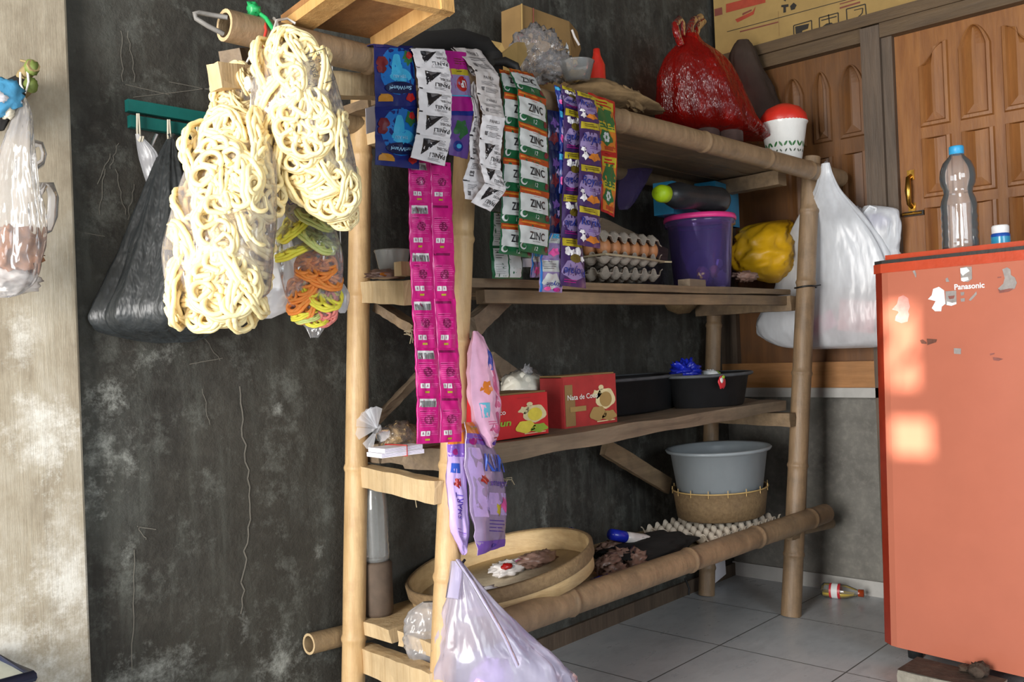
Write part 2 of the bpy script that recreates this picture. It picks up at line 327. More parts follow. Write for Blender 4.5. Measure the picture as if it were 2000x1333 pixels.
# ---------------------------------------------------------------- setting
m = MB(); m.box((-5.6, -4.8, -.06), (.3, .2, 0), 'floor_tiles'); struct('floor', m)
def ribbon(mb, pts, wd, mat, y=-.0015):
    q = [at(a, b, y=y) for a, b in pts]
    for i in range(len(q)-1):
        d = (q[i+1]-q[i]); 
        if d.length < 1e-5: continue
        s_ = d.cross(V((0, 1, 0))).normalized()*wd/2; mb.add([q[i]-s_, q[i+1]-s_, q[i+1]+s_, q[i]+s_], [(0, 1, 2, 3)], mat)
m = MB(); m.box((-4.0, 0, 0), (.2, .15, 2.9), 'sooty_cement')
rr = random.Random(3)
def wig(p0, p1, n=10, a=5): return [(p0[0]+(p1[0]-p0[0])*i/n+rr.uniform(-a, a)*(0 < i < n), p0[1]+(p1[1]-p0[1])*i/n) for i in range(n+1)]
ribbon(m, wig((468, 755), (488, 985), 14, 4)+wig((488, 985), (470, 1200), 14, 5), .0035, 'chalk')
ribbon(m, wig((262, 1075), (258, 1310), 9, 2), .002, 'chalk')
for a, b in (((245, 165), (330, 185)), ((330, 160), (420, 178)), ((260, 190), (415, 172)), ((240, 160), (236, 60)), ((250, 60), (262, 160)), ((205, 330), (195, 420)), ((215, 300), (190, 360)), ((225, 330), (245, 420)), ((232, 280), (215, 330)), ((262, 360), (250, 430)), ((165, 455), (205, 462)), ((385, 640), (430, 705)), ((370, 712), (435, 700)), ((395, 760), (410, 830)), ((270, 1030), (305, 1035)), ((268, 1028), (285, 1055))):
    ribbon(m, wig(a, b, 8, 3), .0016, 'chalk')
struct('wall_back', m, 'dark sooty cement wall with pale lime stains and scratches')
m = MB(); b0 = at(150, 666, y=-.03); m.box((-3.9, -.03, 0), (b0.x, 0, 2.7), 'limed_board'); m.box((b0.x, -.026, 0), (b0.x+.005, 0, 2.7), 'limed_board')
struct('wall_left', m, 'pale board wall with white vertical streaks')
# right wall with door and shuttered window
m = MB(); m.box((0, -4.0, 0), (.15, .15, .72), 'grey_cement'); m.box((.04, -4.0, .72), (.15, .15, 2.9), 'frame_wood'); struct('wall_right', m, 'grey cement wall below the wooden window')
m = MB(); m.box((-.014, -.80, 0), (0, 0, .055), 'plaster_white'); m.box((-2.6, -.012, 0), (0, 0, .05), 'frame_wood'); struct('baseboard_right', m)
m = MB(); m.box((-5.6, -4.8, 2.75), (.3, .2, 2.85), 'ceiling_boards'); struct('ceiling', m)
# far side walls behind the camera with the openings the daylight comes through
m = MB(); m.box((-5.55, -4.8, 0), (-5.45, -2.0, 2.75), 'grey_cement'); m.box((-5.55, -.5, 0), (-5.45, .2, 2.75), 'grey_cement'); m.box((-5.55, -2.0, 2.25), (-5.45, -.5, 2.75), 'grey_cement'); struct('wall_far', m)
# unseen panel added to shape the spot light; its two gaps make fridge-door patches
def gap(y, z): k = (-5.62+9.0)/(-.66+9.0); return SUN.y+(y-SUN.y)*k, SUN.z+(z-SUN.z)*k
ga, gb = gap(-.90, .60), gap(-1.015, .705); gc, gd = gap(-.895, .79), gap(-.985, 1.03)
def brd(y0, y1, z0, z1): m.box((-5.63, min(y0, y1), z0), (-5.61, max(y0, y1), z1), 'frame_wood')
m = MB(); z_lo, z_hi = .55, 2.6
brd(-2.6, -.9, z_lo, ga[1]); brd(-2.6, gb[0], ga[1], gb[1]); brd(ga[0], -.9, ga[1], gb[1]); brd(-2.6, -.9, gb[1], gc[1]); brd(-2.6, gd[0], gc[1], gd[1]); brd(gc[0], -.9, gc[1], gd[1]); brd(-2.6, -.9, gd[1], z_hi)
for (a, b), (c_, d_) in (((.2, .0), (.75, .55)), ((.55, .3), (1.0, .42)), ((.0, .45), (.45, .75)), ((.4, .75), (.9, 1.0))):  # leaf shapes added to break up the upper patch of light
    y_ = lambda s_: gc[0]+(gd[0]-gc[0])*s_
    z_ = lambda s_: gc[1]+(gd[1]-gc[1])*s_
    m.tube([(-5.62, y_(a), z_(b)), (-5.62, y_((a+c_)/2), z_((b+d_)/2)), (-5.62, y_(c_), z_(d_))], [.001, .006, .001], 'peg_green', 8)
struct('gobo_panel', m, 'unseen light-shaping panel with two gaps and leaf shapes')

def arch(y0, y1, z0, z1, kind, n=14):
    pts = [(y0, z0), (y1, z0)]
    wd = y1-y0
    for i in range(n+1):
        s = i/n; y = y1-wd*s
        if kind == 'dome': h = math.sin(PI*s)**.8
        elif kind == 'up0': h = .5-.5*math.cos(PI*min(1, (1-s)*1.05))   # rises towards y1... mirrored below
        elif kind == 'up1': h = .5-.5*math.cos(PI*min(1, s*1.05))
        else: h = 0
        pts.append((y, z1+h*(.07 if kind != 'flat' else 0)))
    return pts
def raised(mb, pts, x, mat):
    cy = sum(p[0] for p in pts)/len(pts); cz = sum(p[1] for p in pts)/len(pts)
    hy = max(abs(p[0]-cy) for p in pts); hz = max(abs(p[1]-cz) for p in pts)
    rings = []
    for off, h in ((0, 0), (.004, .009), (.014, .010), (.020, -.0), (.026, .002), (.045, .008)):
        rings.append([V((x-h, cy+(p[0]-cy)*(1-off/hy), cz+(p[1]-cz)*(1-off/hz))) for p in pts])
    mb.grid(rings, mat, False, True); mb.add(rings[-1], [tuple(range(len(pts)))], mat)
Y = lambda px, py: at(px, py, x=0).y
Z = lambda px, py: at(px, py, x=0).z
yL = Y(1755, 250); ztop = 1.985
m = MB(); m.box((-.005, yL-.84, .02), (.035, yL, ztop), 'door_wood')
door = struct('door_1', m, 'brown carved wooden door behind the fridge')
ya = (Y(1797, 200), Y(1857, 200)); yb = (Y(1876, 200), Y(1942, 200)); yc = (Y(1962, 200), Y(2030, 200))
zr = [(Z(1825, 246), Z(1825, 125)), (Z(1825, 386), Z(1825, 268)), (Z(1825, 540), Z(1825, 405)), (.62, .88)]
zr[2] = (Z(1825, 405)-.20, Z(1825, 405))
zr[3] = (zr[2][0]-.30, zr[2][0]-.04)
for j, (y1, y0) in enumerate((ya, yb, yc)):
    for i, (z0, z1) in enumerate(zr):
        pm = MB(); kind = ('up1', 'dome', 'up0')[j] if i == 0 else 'flat'
        raised(pm, arch(y0, y1, z0, z1+(.03 if (i == 0 and j == 1) else 0), kind), -.005, 'door_wood'); part('door_panel', pm, door)
pm = MB(); hy = Y(1782, 380); hz = Z(1782, 375)
pm.tube([(-.006, hy, hz+.055), (-.035, hy, hz+.045), (-.04, hy, hz), (-.035, hy, hz-.045), (-.006, hy, hz-.055)], [.007, .008, .011, .008, .007], 'brass', 10)
pm.box((-.010, hy-.012, hz+.04), (-.004, hy+.012, hz+.075), 'brass'); pm.box((-.010, hy-.012, hz-.075), (-.004, hy+.012, hz-.04), 'brass'); part('door_handle', pm, door, 'brass door handle')
pm = MB(); ly = Y(1787, 418); lz = Z(1787, 418); pm.box((-.018, ly-.035, lz-.008), (-.004, ly+.03, lz+.008), 'steel_dark'); pm.tube([(-.02, ly-.03, lz), (-.02, ly+.035, lz)], .005, 'brass'); part('door_latch', pm, door)
# frame of door and window
yP0, yP1 = Y(1698, 250), Y(1735, 250)
m = MB(); m.box((-.05, yP1, 0), (.06, yP0, 2.03), 'frame_wood'); m.box((-.03, yL, 0), (.06, yP1, 2.02), 'frame_wood'); struct('trim_1', m, 'dark post between the shutters and the door')
m = MB(); m.box((-.045, yL-1.0, ztop), (.06, yP1, 2.035), 'frame_wood_along'); m.box((-.04, yP0, 1.985), (.06, 0, 2.035), 'frame_wood_along'); m.box((-.055, yL-1.0, 2.035), (.06, 0, 2.075), 'frame_wood_along'); struct('trim_2', m, 'wooden lintel over the door and shutters')
zs = .72
m = MB(); m.box((-.05, yP1, zs), (.06, 0, zs+.035), 'plaster_white'); m.box((-.03, yP0, zs+.035), (.06, -.0, zs+.13), 'sill_wood'); m.box((-.022, yP0-.3, zs), (.0, yP1, zs+.03), 'plaster_white'); struct('trim_3', m, 'wooden window sill on the grey wall')
yW0 = Y(1500, 250)
m = MB(); m.box((.0, yP0, zs+.13), (.04, 0, 1.985), 'shaded_shutter_wood'); win = struct('window_1', m, 'dim carved wooden shutters left of the door')
wa = (Y(1587, 200), Y(1624, 200)); wb = (Y(1639, 200), Y(1690, 200)); wz = (Y(1530, 200), Y(1572, 200))
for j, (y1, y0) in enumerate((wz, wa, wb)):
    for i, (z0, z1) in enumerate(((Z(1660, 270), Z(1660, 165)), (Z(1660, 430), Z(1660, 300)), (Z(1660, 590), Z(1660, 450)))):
        pm = MB(); raised(pm, arch(y0, y1, z0, z1, 'dome' if i == 0 else 'flat'), 0, 'shaded_shutter_wood'); part('shutter_panel', pm, win)
pm = MB(); pm.box((-.03, -.07, zs+.13), (.02, .0, 1.985), 'frame_wood'); part('window_frame', pm, win)
# sheet of carton nailed over the opening above
yend = -1.75
m = MB(); m.box((-.012, yend, 2.07), (-.004, -.02, 2.6), 'carton_kraft')
cs = single('cardboard_sheet', m, 'flattened brown carton with pictograms nailed up above the door', 'cardboard', origin=(-.008, -.9, 2.07))
pm = MB(); cx = -.0135
def cw(px, py): return at(px, py, x=cx)
pm.poly([cw(1418, 8), cw(1495, -12), cw(1495, 5), cw(1418, 25)], 'ink_red'); pm.poly([cw(1395, 18), cw(1410, 14), cw(1411, 28), cw(1396, 32)], 'ink_maroon')
pm.poly([cw(1436, 38), cw(1470, 22), cw(1476, 12), cw(1472, 28), cw(1440, 44)], 'ink_red'); pm.poly([cw(1450, 26), cw(1468, 18), cw(1468, 21), cw(1450, 30)], 'ink_maroon')
def line(mb, a, b, wd=.004, mat='ink_dark'):
    p, q = cw(*a), cw(*b); d = (q-p).cross(V((1, 0, 0))).normalized()*wd/2; mb.add([p-d, q-d, q+d, p+d], [(0, 1, 2, 3)], mat)
line(pm, (1420, 62), (1930, -75), .0025); line(pm, (1445, 62), (1520, 43), .005, 'ink_maroon'); line(pm, (1520, 22), (1522, 70), .002, 'carton_dim'); line(pm, (1640, 16), (1680, 4), .006, 'ink_maroon'); line(pm, (1640, 8), (1690, -6), .004, 'ink_maroon')
def frame4(q):
    for i in range(4): line(pm, q[i], q[(i+1) % 4], .004)
frame4([(1550, 50), (1585, 40), (1586, 72), (1551, 82)]); pm.poly([cw(1553, 52), cw(1580, 46), cw(1578, 56), cw(1567, 60), cw(1565, 76), cw(1555, 79)], 'ink_dark')
frame4([(1600, 35), (1637, 25), (1638, 57), (1601, 68)]); pm.poly([cw(1603, 64), cw(1606, 52), cw(1614, 46), cw(1624, 44), cw(1633, 50), cw(1635, 56)], 'ink_dark'); line(pm, (1604, 40), (1634, 32)); line(pm, (1618, 28), (1620, 46))
frame4([(1653, 18), (1690, 8), (1693, 42), (1655, 52)]); line(pm, (1662, 46), (1684, 26), .004); line(pm, (1684, 26), (1685, 16), .004); line(pm, (1668, 20), (1685, 16), .003)
pm.poly([cw(1526, 10), cw(1540, 8), cw(1540, 13), cw(1535, 14), cw(1535, 24), cw(1530, 25), cw(1530, 14), cw(1526, 14)], 'ink_dark'); pm.poly([cw(1543, 12), cw(1550, 5), cw(1556, 10), cw(1552, 18), cw(1545, 20)], 'ink_dark'); pm.poly([cw(1528, -2), cw(1536, -4), cw(1534, 3)], 'ink_dark')
part('print', pm, cs, 'faded red and black print')


# ---------------------------------------------------------------- bamboo rack
def bamboo(mb, p0, p1, r, mat, nodes=(), hollow=(False, False), seg=20, bow=0., r1=None):
    p0, p1 = V(p0), V(p1); L = (p1-p0).length; d = (p1-p0).normalized(); a = d.orthogonal().normalized(); b = d.cross(a)
    ss = sorted(set([0, 1]+[i/24 for i in range(25)]+[max(0, min(1, n+e)) for n in nodes for e in (-.022/L, -.010/L, -.004/L, 0, .004/L, .010/L, .022/L)]))
    P = []
    for s in ss:
        rr_ = r+((r1 or r)-r)*s
        for n in nodes:
            q = abs(s-n)*L; rr_ += r*.10*math.exp(-(q/.008)**2)-r*.04*math.exp(-((q-.014)/.006)**2)
        c = p0.lerp(p1, s)+V((0, 0, -bow*math.sin(PI*s)))
        P.append([c+(a*math.cos(2*PI*k/seg)+b*math.sin(2*PI*k/seg))*rr_*(1+.025*N3.noise(V((s*9, k*.4, r*100)))) for k in range(seg)])
    mb.grid(P, mat, True, True)
    for e, row in ((0, P[0]), (1, P[-1])):
        c = sum(row, V())/seg
        if hollow[e]:
            inn = [c+(p-c)*.76 for p in row]; deep = [p+(d if e == 0 else -d)*.14 for p in inn]
            mb.grid([row, inn], 'pale_wood', False, True, flip=(e == 0)); mb.grid([inn, deep], 'bamboo_grey', True, True, flip=(e == 0)); mb.add(deep, [tuple(range(seg))], 'bamboo_grey')
        else: mb.add(row, [tuple(range(seg)) if e == 0 else tuple(range(seg))[::-1]], mat)
def slab(mb, c8, mat, nx=24, jit=.004, seed=0):
    """board between two end quads (each: bottom-back, bottom-front, top-front, top-back), edges a little uneven"""
    A, B = [V(p) for p in c8[0]], [V(p) for p in c8[1]]; P = []
    def sub(q): 
        out = []
        for i in range(4):
            for k in range(3): out.append(q[i].lerp(q[(i+1) % 4], k/3))
        return out
    A, B = sub(A), sub(B)
    for i in range(nx+1):
        s = i/nx; P.append([a.lerp(b, s)+N3.noise_vector(V((s*7+seed*5, k*.6, seed)))*jit for k, (a, b) in enumerate(zip(A, B))])
    mb.grid(P, mat, False, True); mb.add(P[0], [tuple(range(12))], mat); mb.add(P[-1], [tuple(range(12))[::-1]], mat)
rack = thing('bamboo_rack', (-1.1, -.25, 0), 'tall bamboo and plank rack standing along the dark wall', 'rack')
Aq0, Aq1 = at(706, 182, y=-.09), at(690, 1333, y=-.09); dA = (Aq1-Aq0)/(Aq1.z-Aq0.z); A0 = Aq0+dA*(-Aq0.z)
Bq0, Bq1 = at(909, 300, y=-.435), at(864, 1333, y=-.435); dB = (Bq1-Bq0)/(Bq1.z-Bq0.z); B0 = Bq0-dB*Bq0.z; Bt = Bq0+dB*(1.535-Bq0.z)
Cb = at(1545, 1203, z=0); Ct = at(1585, 308, y=-.49)
Db = at(1380, 1163, z=0); Dt = at(1400, 420, y=-.07)
for p0, p1, r, mt, nd, ro in ((A0, Aq0, .0285, 'bamboo', (.06, .165, .42, .68, .9), .027), (B0, Bt, .029, 'bamboo', (.1, .30, .455, .63, .78, .93), .026), (Cb, Ct, .034, 'bamboo_dusty', (.13, .32, .52, .72, .88), .031), (Db, Dt, .030, 'bamboo_dusty', (.07, .3, .52, .7, .9), .028)):
    m = MB(); bamboo(m, p0, p1, r, mt, nd, r1=ro); last_post = part('post', m, rack); posts = globals().setdefault('posts', []); posts.append(last_post)
# long poles: top front, bottom front, bottom left stub at the wall
m = MB(); bamboo(m, at(438, 49, y=-.47), at(1640, 349, y=-.535), .028, 'bamboo_dusty', (.13, .30, .47, .63, .78, .90), (True, False), bow=-.008, r1=.031); part('rail', m, rack)
m = MB(); bamboo(m, at(905, 1248, y=-.48), at(1612, 1003, y=-.49), .034, 'bamboo_dusty', (.2, .5, .72, .93), (False, True), r1=.033); part('rail', m, rack)
m = MB(); bamboo(m, at(1380, 1075, y=-.46), at(1622, 1022, y=-.455), .02, 'bamboo_grey', (.5,)); part('rail', m, rack)
m = MB(); bamboo(m, at(603, 1259, y=-.032), at(1300, 1085, y=-.032), .025, 'bamboo_grey', (.12, .5), (True, False)); part('rail', m, rack)
m = MB(); bamboo(m, (-2.0, -.09, 1.52), (-.15, -.09, 1.52), .026, 'bamboo_grey', (.2, .5, .8)); part('rail', m, rack)
# top shelf boards, seen from below, and cross pieces
tz = 1.535
for i, (y0, y1) in enumerate(((-.43, -.325), (-.315, -.20), (-.19, -.06))):
    m = MB(); slab(m, [[(-1.93, y1, tz), (-1.93, y0, tz), (-1.93, y0, tz+.022), (-1.93, y1, tz+.022)], [(-.27, y1, tz-.005), (-.27, y0-.04*(i == 0), tz-.005), (-.27, y0-.04*(i == 0), tz+.018), (-.27, y1, tz+.018)]], 'board_wood', seed=i); part('shelf_board', m, rack)
def bar(p, q, w_, h_, mat, up=(0, 0, 1), name='cross_bar', jit=.003, seed=0, nx=10):
    p, q = V(p), V(q); d = (q-p).normalized(); up = V(up); up = (up-d*up.dot(d)).normalized(); sd = d.cross(up)
    e = lambda c: [c+sd*w_/2-up*h_/2, c-sd*w_/2-up*h_/2, c-sd*w_/2+up*h_/2, c+sd*w_/2+up*h_/2]
    m = MB(); slab(m, [e(p), e(q)], mat, nx, jit, seed); return part(name, m, rack)
bar(at(418, 150, y=-.455), at(800, 176, y=-.41), .035, .046, 'pale_wood', seed=1, nx=14)          # lower top bar sticking out on the left
bar(at(452, 122, y=-.36), at(560, 120, y=-.30), .05, .045, 'board_wood_grey', seed=2)
bar((-.33, -.44, 1.50), (-.30, -.05, 1.50), .05, .05, 'board_wood', seed=3)
bar((-1.86, -.44, 1.49), (-1.86, -.05, 1.49), .04, .05, 'pale_wood', seed=4)
# shelf at eye height
z1 = 1.112
for i, (y0, y1) in enumerate(((-.425, -.30), (-.29, -.18), (-.17, -.05))):
    m = MB(); slab(m, [[(-1.88, y1, z1-.022), (-1.90, y0, z1-.022), (-1.90, y0, z1), (-1.88, y1, z1)], [(-.27, y1, z1-.016), (-.27, y0, z1-.016), (-.27, y0, z1+.002), (-.27, y1, z1+.002)]], 'board_wood', seed=10+i); part('shelf_board', m, rack)
bar(at(712, 571, y=-.085), at(806, 572, y=-.42), .04, .052, 'pale_wood', seed=5)
bar((-.28, -.44, 1.065), (-.27, -.05, 1.065), .045, .05, 'board_wood', seed=6)
bar((-1.80, -.41, 1.07), (-.3, -.41, 1.075), .03, .03, 'board_wood', name='shelf_bearer', seed=31, nx=20)
# middle shelf
z2 = .728
for i, (y0, y1) in enumerate(((-.43, -.27), (-.26, -.15), (-.14, -.05))):
    m = MB(); e0 = -1.935 if i == 0 else -1.90
    slab(m, [[(e0, y1, z2-.045), (e0, y0, z2-.045), (e0, y0, z2), (e0, y1, z2)], [(-.35, y1, z2-.03), (-.35, y0, z2-.03), (-.35, y0, z2+.004), (-.35, y1, z2+.004)]], 'board_wood_grey', 36, .009, seed=20+i); part('shelf_board', m, rack)
bar(at(706, 928, y=-.085), at(864, 962, y=-.44), .04, .05, 'pale_wood', seed=7)
bar((-.37, -.46, .665), (-.36, -.05, .675), .04, .045, 'board_wood', seed=8)
# bottom shelf
z3 = .305
for i, (y0, y1) in enumerate(((-.40, -.24), (-.22, -.06))):
    m = MB(); e0 = -1.955 if i == 0 else -1.945
    slab(m, [[(e0+.012*(i == 0), y1, z3-.035), (e0, y0, z3-.035), (e0-.01, y0, z3), (e0+.01*(i == 0), y1, z3)], [(-.32, y1, z3-.03), (-.32, y0, z3-.03), (-.32, y0, z3), (-.32, y1, z3)]], 'pale_wood', 24, .004, seed=40+i); part('shelf_board', m, rack)
bar(at(712, 1283, y=-.085), at(858, 1340, y=-.44), .045, .06, 'pale_wood', seed=9)
bar((-.40, -.47, .29), (-.36, -.05, .30), .05, .05, 'board_wood', seed=11)
# diagonal braces
bar(at(722, 835, y=-.09), at(818, 735, y=-.07), .018, .022, 'board_wood_grey', name='brace', seed=12)
bar(at(742, 600, y=-.09), at(815, 645, y=-.2), .05, .022, 'board_wood', name='brace', seed=13)
bar(at(922, 640, y=-.40), at(1000, 566, y=-.30), .022, .05, 'board_wood_grey', name='brace', seed=14)
bar(at(955, 705, y=-.05), at(1040, 765, y=-.05), .022, .055, 'board_wood_grey', name='brace', seed=15)
bar(at(1180, 873, y=-.10), at(1305, 950, y=-.10), .02, .055, 'board_wood', name='brace', seed=16)
bar(at(1170, 440, y=-.06), at(1300, 500, y=-.06), .02, .05, 'board_wood_grey', name='brace', seed=17)

def frayed(pt, par, seed, n=5, ln=.03):
    rg_ = random.Random(seed); m = MB()
    for i in range(n):
        a = V(pt)+V((rg_.uniform(-.008, .008), 0, rg_.uniform(-.004, .004))); b = a+V((rg_.uniform(-ln, ln), -.012, -rg_.uniform(.2, 1)*ln)); m.tube([a, a.lerp(b, .5)+V((0, -.01, .006)), b], .0012, 'twine', 5)
    part('lashing', m, par)
frayed(at(793, 650, y=-.21), posts[1], 1); frayed(at(798, 966, y=-.30), posts[1], 2); frayed(at(985, 935, y=-.42), posts[1], 3, 4, .025)
m = MB(); q_ = Cb.lerp(Ct, .71); m.tube([q_+V((.037*math.cos(a), .037*math.sin(a), .002*math.sin(a*2))) for a in (2*PI*i/20 for i in range(20))], .003, 'steel_dark', 5, closed=True); m.tube([q_+V((-.02, -.035, 0)), q_+V((.01, -.05, .004))], .002, 'steel_dark', 5); part('wire_tie', m, posts[2], 'dark wire tie')

# ---------------------------------------------------------------- lofted soft shapes: rows of (picture row, left edge, right edge, distance plane)
def cat(a, b, c, d, t): return .5*((2*b)+(-a+c)*t+(2*a-5*b+4*c-d)*t*t+(-a+3*b-3*c+d)*t**3)
class Loft:
    def __init__(s, rows, n=44, ax=None):
        s.ax = V(ax) if ax else RV; s.az = s.ax.cross(V((0, 0, 1))) if ax else -FV; s.az = s.az if s.az.dot(FV) < 0 else -s.az; kk = abs(s.ax.dot(RV))
        rc = []
        for r in rows:
            py, xl, xr, y = r[:4]; c = at((xl+xr)/2, py, x=float(y[1:])) if isinstance(y, str) else at((xl+xr)/2, py, y=y); a = (xr-xl)/2*mpp(c)/kk; rc.append((c.x, c.y, c.z, a, r[4] if len(r) > 4 else .6))
        s.r = []
        k = len(rc)
        for i in range(n+1):
            q = i/n*(k-1); j = min(int(q), k-2); t = q-j
            s.r.append([cat(rc[max(j-1, 0)][e], rc[j][e], rc[j+1][e], rc[min(j+2, k-1)][e], t) for e in range(5)])
        s.n = n
    def ring(s, v):
        q = max(0, min(1, v))*s.n; j = min(int(q), s.n-1); t = q-j; a, b = s.r[j], s.r[j+1]
        o = [a[i]*(1-t)+b[i]*t for i in range(5)]; return V(o[:3]), max(o[3], .001), o[4]
    def mesh(s, mb, mat, folds=7, amp=.05, nz=.05, seed=0, seg=56, twist=.8, top=True, bot=True, v0=0., v1=1., shrink=0., crump=0.):
        P = []; rg = random.Random(seed); ph = [rg.uniform(0, 6.3) for _ in range(4)]
        for i in range(s.n+1):
            v = v0+(v1-v0)*i/s.n; c, a, dr = s.ring(v); row = []
            for k in range(seg):
                th = 2*PI*k/seg
                f = 1+amp*(math.sin(folds*th+ph[0]+twist*math.sin(v*4+ph[1]))*.6+math.sin((folds*2+1)*th+ph[2]+v*2)*.4)
                q = V((math.cos(th)*1.6+seed*3, math.sin(th)*1.6, v*4))
                f += nz*(N3.noise(q)+.6*N3.noise(q*2.6))
                if crump: f += crump*(1-2.4*abs(N3.noise(q*1.5+V((3, 1, 7))))-1.6*abs(N3.noise(q*3.1)))
                row.append(c+s.ax*(math.cos(th)*(a-shrink)*f)+s.az*(math.sin(th)*(a-shrink)*dr*f))
            P.append(row)
        mb.grid(P, mat, True, True)
        if top: mb.add(P[0], [tuple(range(seg))], mat)
        if bot: mb.add(P[-1], [tuple(range(seg))[::-1]], mat)
        return P
def pxpath(pts): return [at(a, b, x=float(c[1:])) if isinstance(c, str) else at(a, b, y=c) for a, b, c in pts]

# ---------------------------------------------------------------- crackers in their bags
def cracker_mesh(k, r, mat, seed=0):
    """pressed rosette: wavy double rim, a ring of C-shaped curls, a second ring of smaller curls, an open heart"""
    mb = MB(); rg = random.Random(seed)
    for rad, z, w_ in ((.95, -.05, .02), (.90, .07, .03)):
        ph = rg.uniform(0, 6); mb.tube([(rad*(1+w_*math.sin(k*q+ph))*math.cos(q), rad*(1+w_*math.sin(k*q+ph))*math.sin(q), z+.03*math.sin(k*q*.5//1+ph)) for q in (2*PI*i/56 for i in range(56))], r, mat, 6, closed=True)
    for i in range(k):
        a = 2*PI*i/k+rg.uniform(-.08, .08); c = V((.63*math.cos(a), .63*math.sin(a), .10)); rr_ = .255*rg.uniform(.9, 1.12); st = a+rg.uniform(-.5, .5)+2.2; zz = rg.uniform(.02, .10)
        mb.tube([c+V((rr_*math.cos(q), rr_*math.sin(q), zz*math.sin(q*1.5)+.06*t_)) for t_, q in ((j/16, st+5.3*j/16) for j in range(17))]+[c*.62+V((rg.uniform(-.06, .06), rg.uniform(-.06, .06), .12))], r, mat, 6)
    n2 = max(4, k-4)
    for i in range(n2):
        a = 2*PI*i/n2+.3+rg.uniform(-.1, .1); c = V((.36*math.cos(a), .36*math.sin(a), .02)); rr_ = .19*rg.uniform(.9, 1.15)
        mb.tube([c+V((rr_*math.cos(q), rr_*math.sin(q), .05*math.sin(q*2+i))) for q in (2*PI*j/16 for j in range(16))], r*.95, mat, 6, closed=True)
    mb.tube([(.55*math.cos(q), .55*math.sin(q), -.08+.03*math.sin(q*4)) for q in (2*PI*i/36 for i in range(36))], r, mat, 6, closed=True)
    return mb
def mesh_of(name, mb):
    o = linkobj(name, mb, None, (0, 0, 0)); me = o.data; bpy.data.objects.remove(o); return me
CM = [mesh_of('ring_cracker', cracker_mesh(k, r_, 'cracker', s)) for k, s, r_ in ((9, 1, .078), (8, 2, .085), (10, 3, .074), (9, 4, .08))]
CMc = {c: mesh_of('coloured_cracker', cracker_mesh(8, .085, c, 5)) for c in ('cracker_orange', 'cracker_pink', 'cracker_yellow', 'cracker_green', 'cracker_white')}
def put_cracker(name, me, p, nrm, rad, spin, label, group):
    o = bpy.data.objects.new(name, me); C.objects.link(o)
    q = V(nrm).to_track_quat('Z', 'Y').to_matrix().to_4x4()
    o.matrix_world = Matrix.Translation(p) @ q @ Matrix.Rotation(spin, 4, 'Z') @ Matrix.Scale(rad, 4)
    tag(o, label, 'cracker', group)
def fill(lo, seed, spots, rad, label, group, flat=0):
    rg = random.Random(seed)
    for v, u, dpt, tilt in spots:
        c, a, dr = lo.ring(v); rr_ = min(rad, max(a*.92, .03))
        th = u
        nrm = (-FV*math.sin(th)*1.0+RV*math.cos(th)*.9+V((rg.uniform(-.2, .2), rg.uniform(-.1, .1), tilt))).normalized()
        ext = rr_*abs(nrm.z)+.010; er, ef = max(a-ext-rr_*.25*abs(math.sin(th)), 0), max(a*dr*.97-ext, 0)
        p = c+RV*math.cos(th)*er*dpt-FV*math.sin(th)*ef*dpt
        put_cracker('ring_cracker', rg.choice(CM), p, nrm, rr_*rg.uniform(.9, 1.0), rg.uniform(0, 6), label, group)
def jumble(n, seed, lo_=.08, hi=.93):
    rg = random.Random(seed); out = []
    for i in range(n):
        v = lo_+(hi-lo_)*i/(n-1); k = i % 4
        out.append((v, R((100, 55, 80, 128)[k]+rg.uniform(-10, 10)), 1.0, (rg.uniform(-.15, .2), rg.uniform(.9, 2.2), rg.uniform(-.3, .1), rg.uniform(.8, 1.6))[k]))
        out.append((v+.02, R((172, 8, 188, -8)[k]+rg.uniform(-10, 10)), 1.0, rg.uniform(-.5, .8)))
        if k in (1, 3): out.append((v+.01, R((118, 70)[k == 3]+rg.uniform(-10, 10)), .96, rg.uniform(-.5, .5)))
        if k == 0: out.append((v, R(270+rg.uniform(-30, 30)), .7, .4))
    return out
def ringset(n, seed, lo_=.1, hi=.92):
    rg = random.Random(seed); out = []
    for i in range(n):
        v = lo_+(hi-lo_)*i/(n-1)
        out.append((v, R(75+50*math.sin(i*2.4)), 1.0, rg.uniform(-.3, .5)))
        out.append((v+.03, R(150+rg.uniform(-15, 15)), 1.0, rg.uniform(-.4, .4)))
        out.append((v-.02, R(15+rg.uniform(-15, 15)), 1.0, rg.uniform(-.4, .4)))
        if i % 2: out.append((v, R(270+rg.uniform(-30, 30)), .8, .2))
    return out
poleTop = lambda px, py: at(px, py, y=-.47)
LB = Loft([(243, 425, 500, -.54, .5), (262, 395, 518, -.54, .6), (300, 374, 536, -.54, .62), (350, 355, 541, -.54, .62), (420, 334, 540, -.54, .62), (490, 320, 535, -.54, .62), (545, 322, 532, -.54, .58), (578, 330, 524, -.54, .45), (590, 332, 500, -.54, .2)])
t = thing('cracker_bag', at(430, 590, y=-.56), 'largest left clear bag of cream ring crackers hanging from the pole', 'bag of crackers', 'cracker bags hung from the bamboo pole')
m = MB(); LB.mesh(m, 'clear_film', 5, .03, .05, 1); pf = part('plastic_film', m, t)
m = MB(); m.tube(pxpath([(488, 245, -.56), (490, 215, -.55), (494, 180, -.54), (497, 150, -.52), (499, 110, -.51)]), .003, 'string_white', 6); m.blob(at(488, 165, y=-.545), .010, .008, .012, 'string_white', .3, 3, 3, 12, 8); part('string', m, t)
m = MB(); m.tube(pxpath([(500, 150, -.53), (508, 110, -.515), (520, 60, -.507), (517, 40, -.49), (505, 38, -.455)]), .0028, 'string_red', 6); m.tube(pxpath([(497, 118, -.525), (490, 95, -.525), (503, 108, -.52)]), .002, 'string_red', 6); part('string', m, t, 'red tie string')
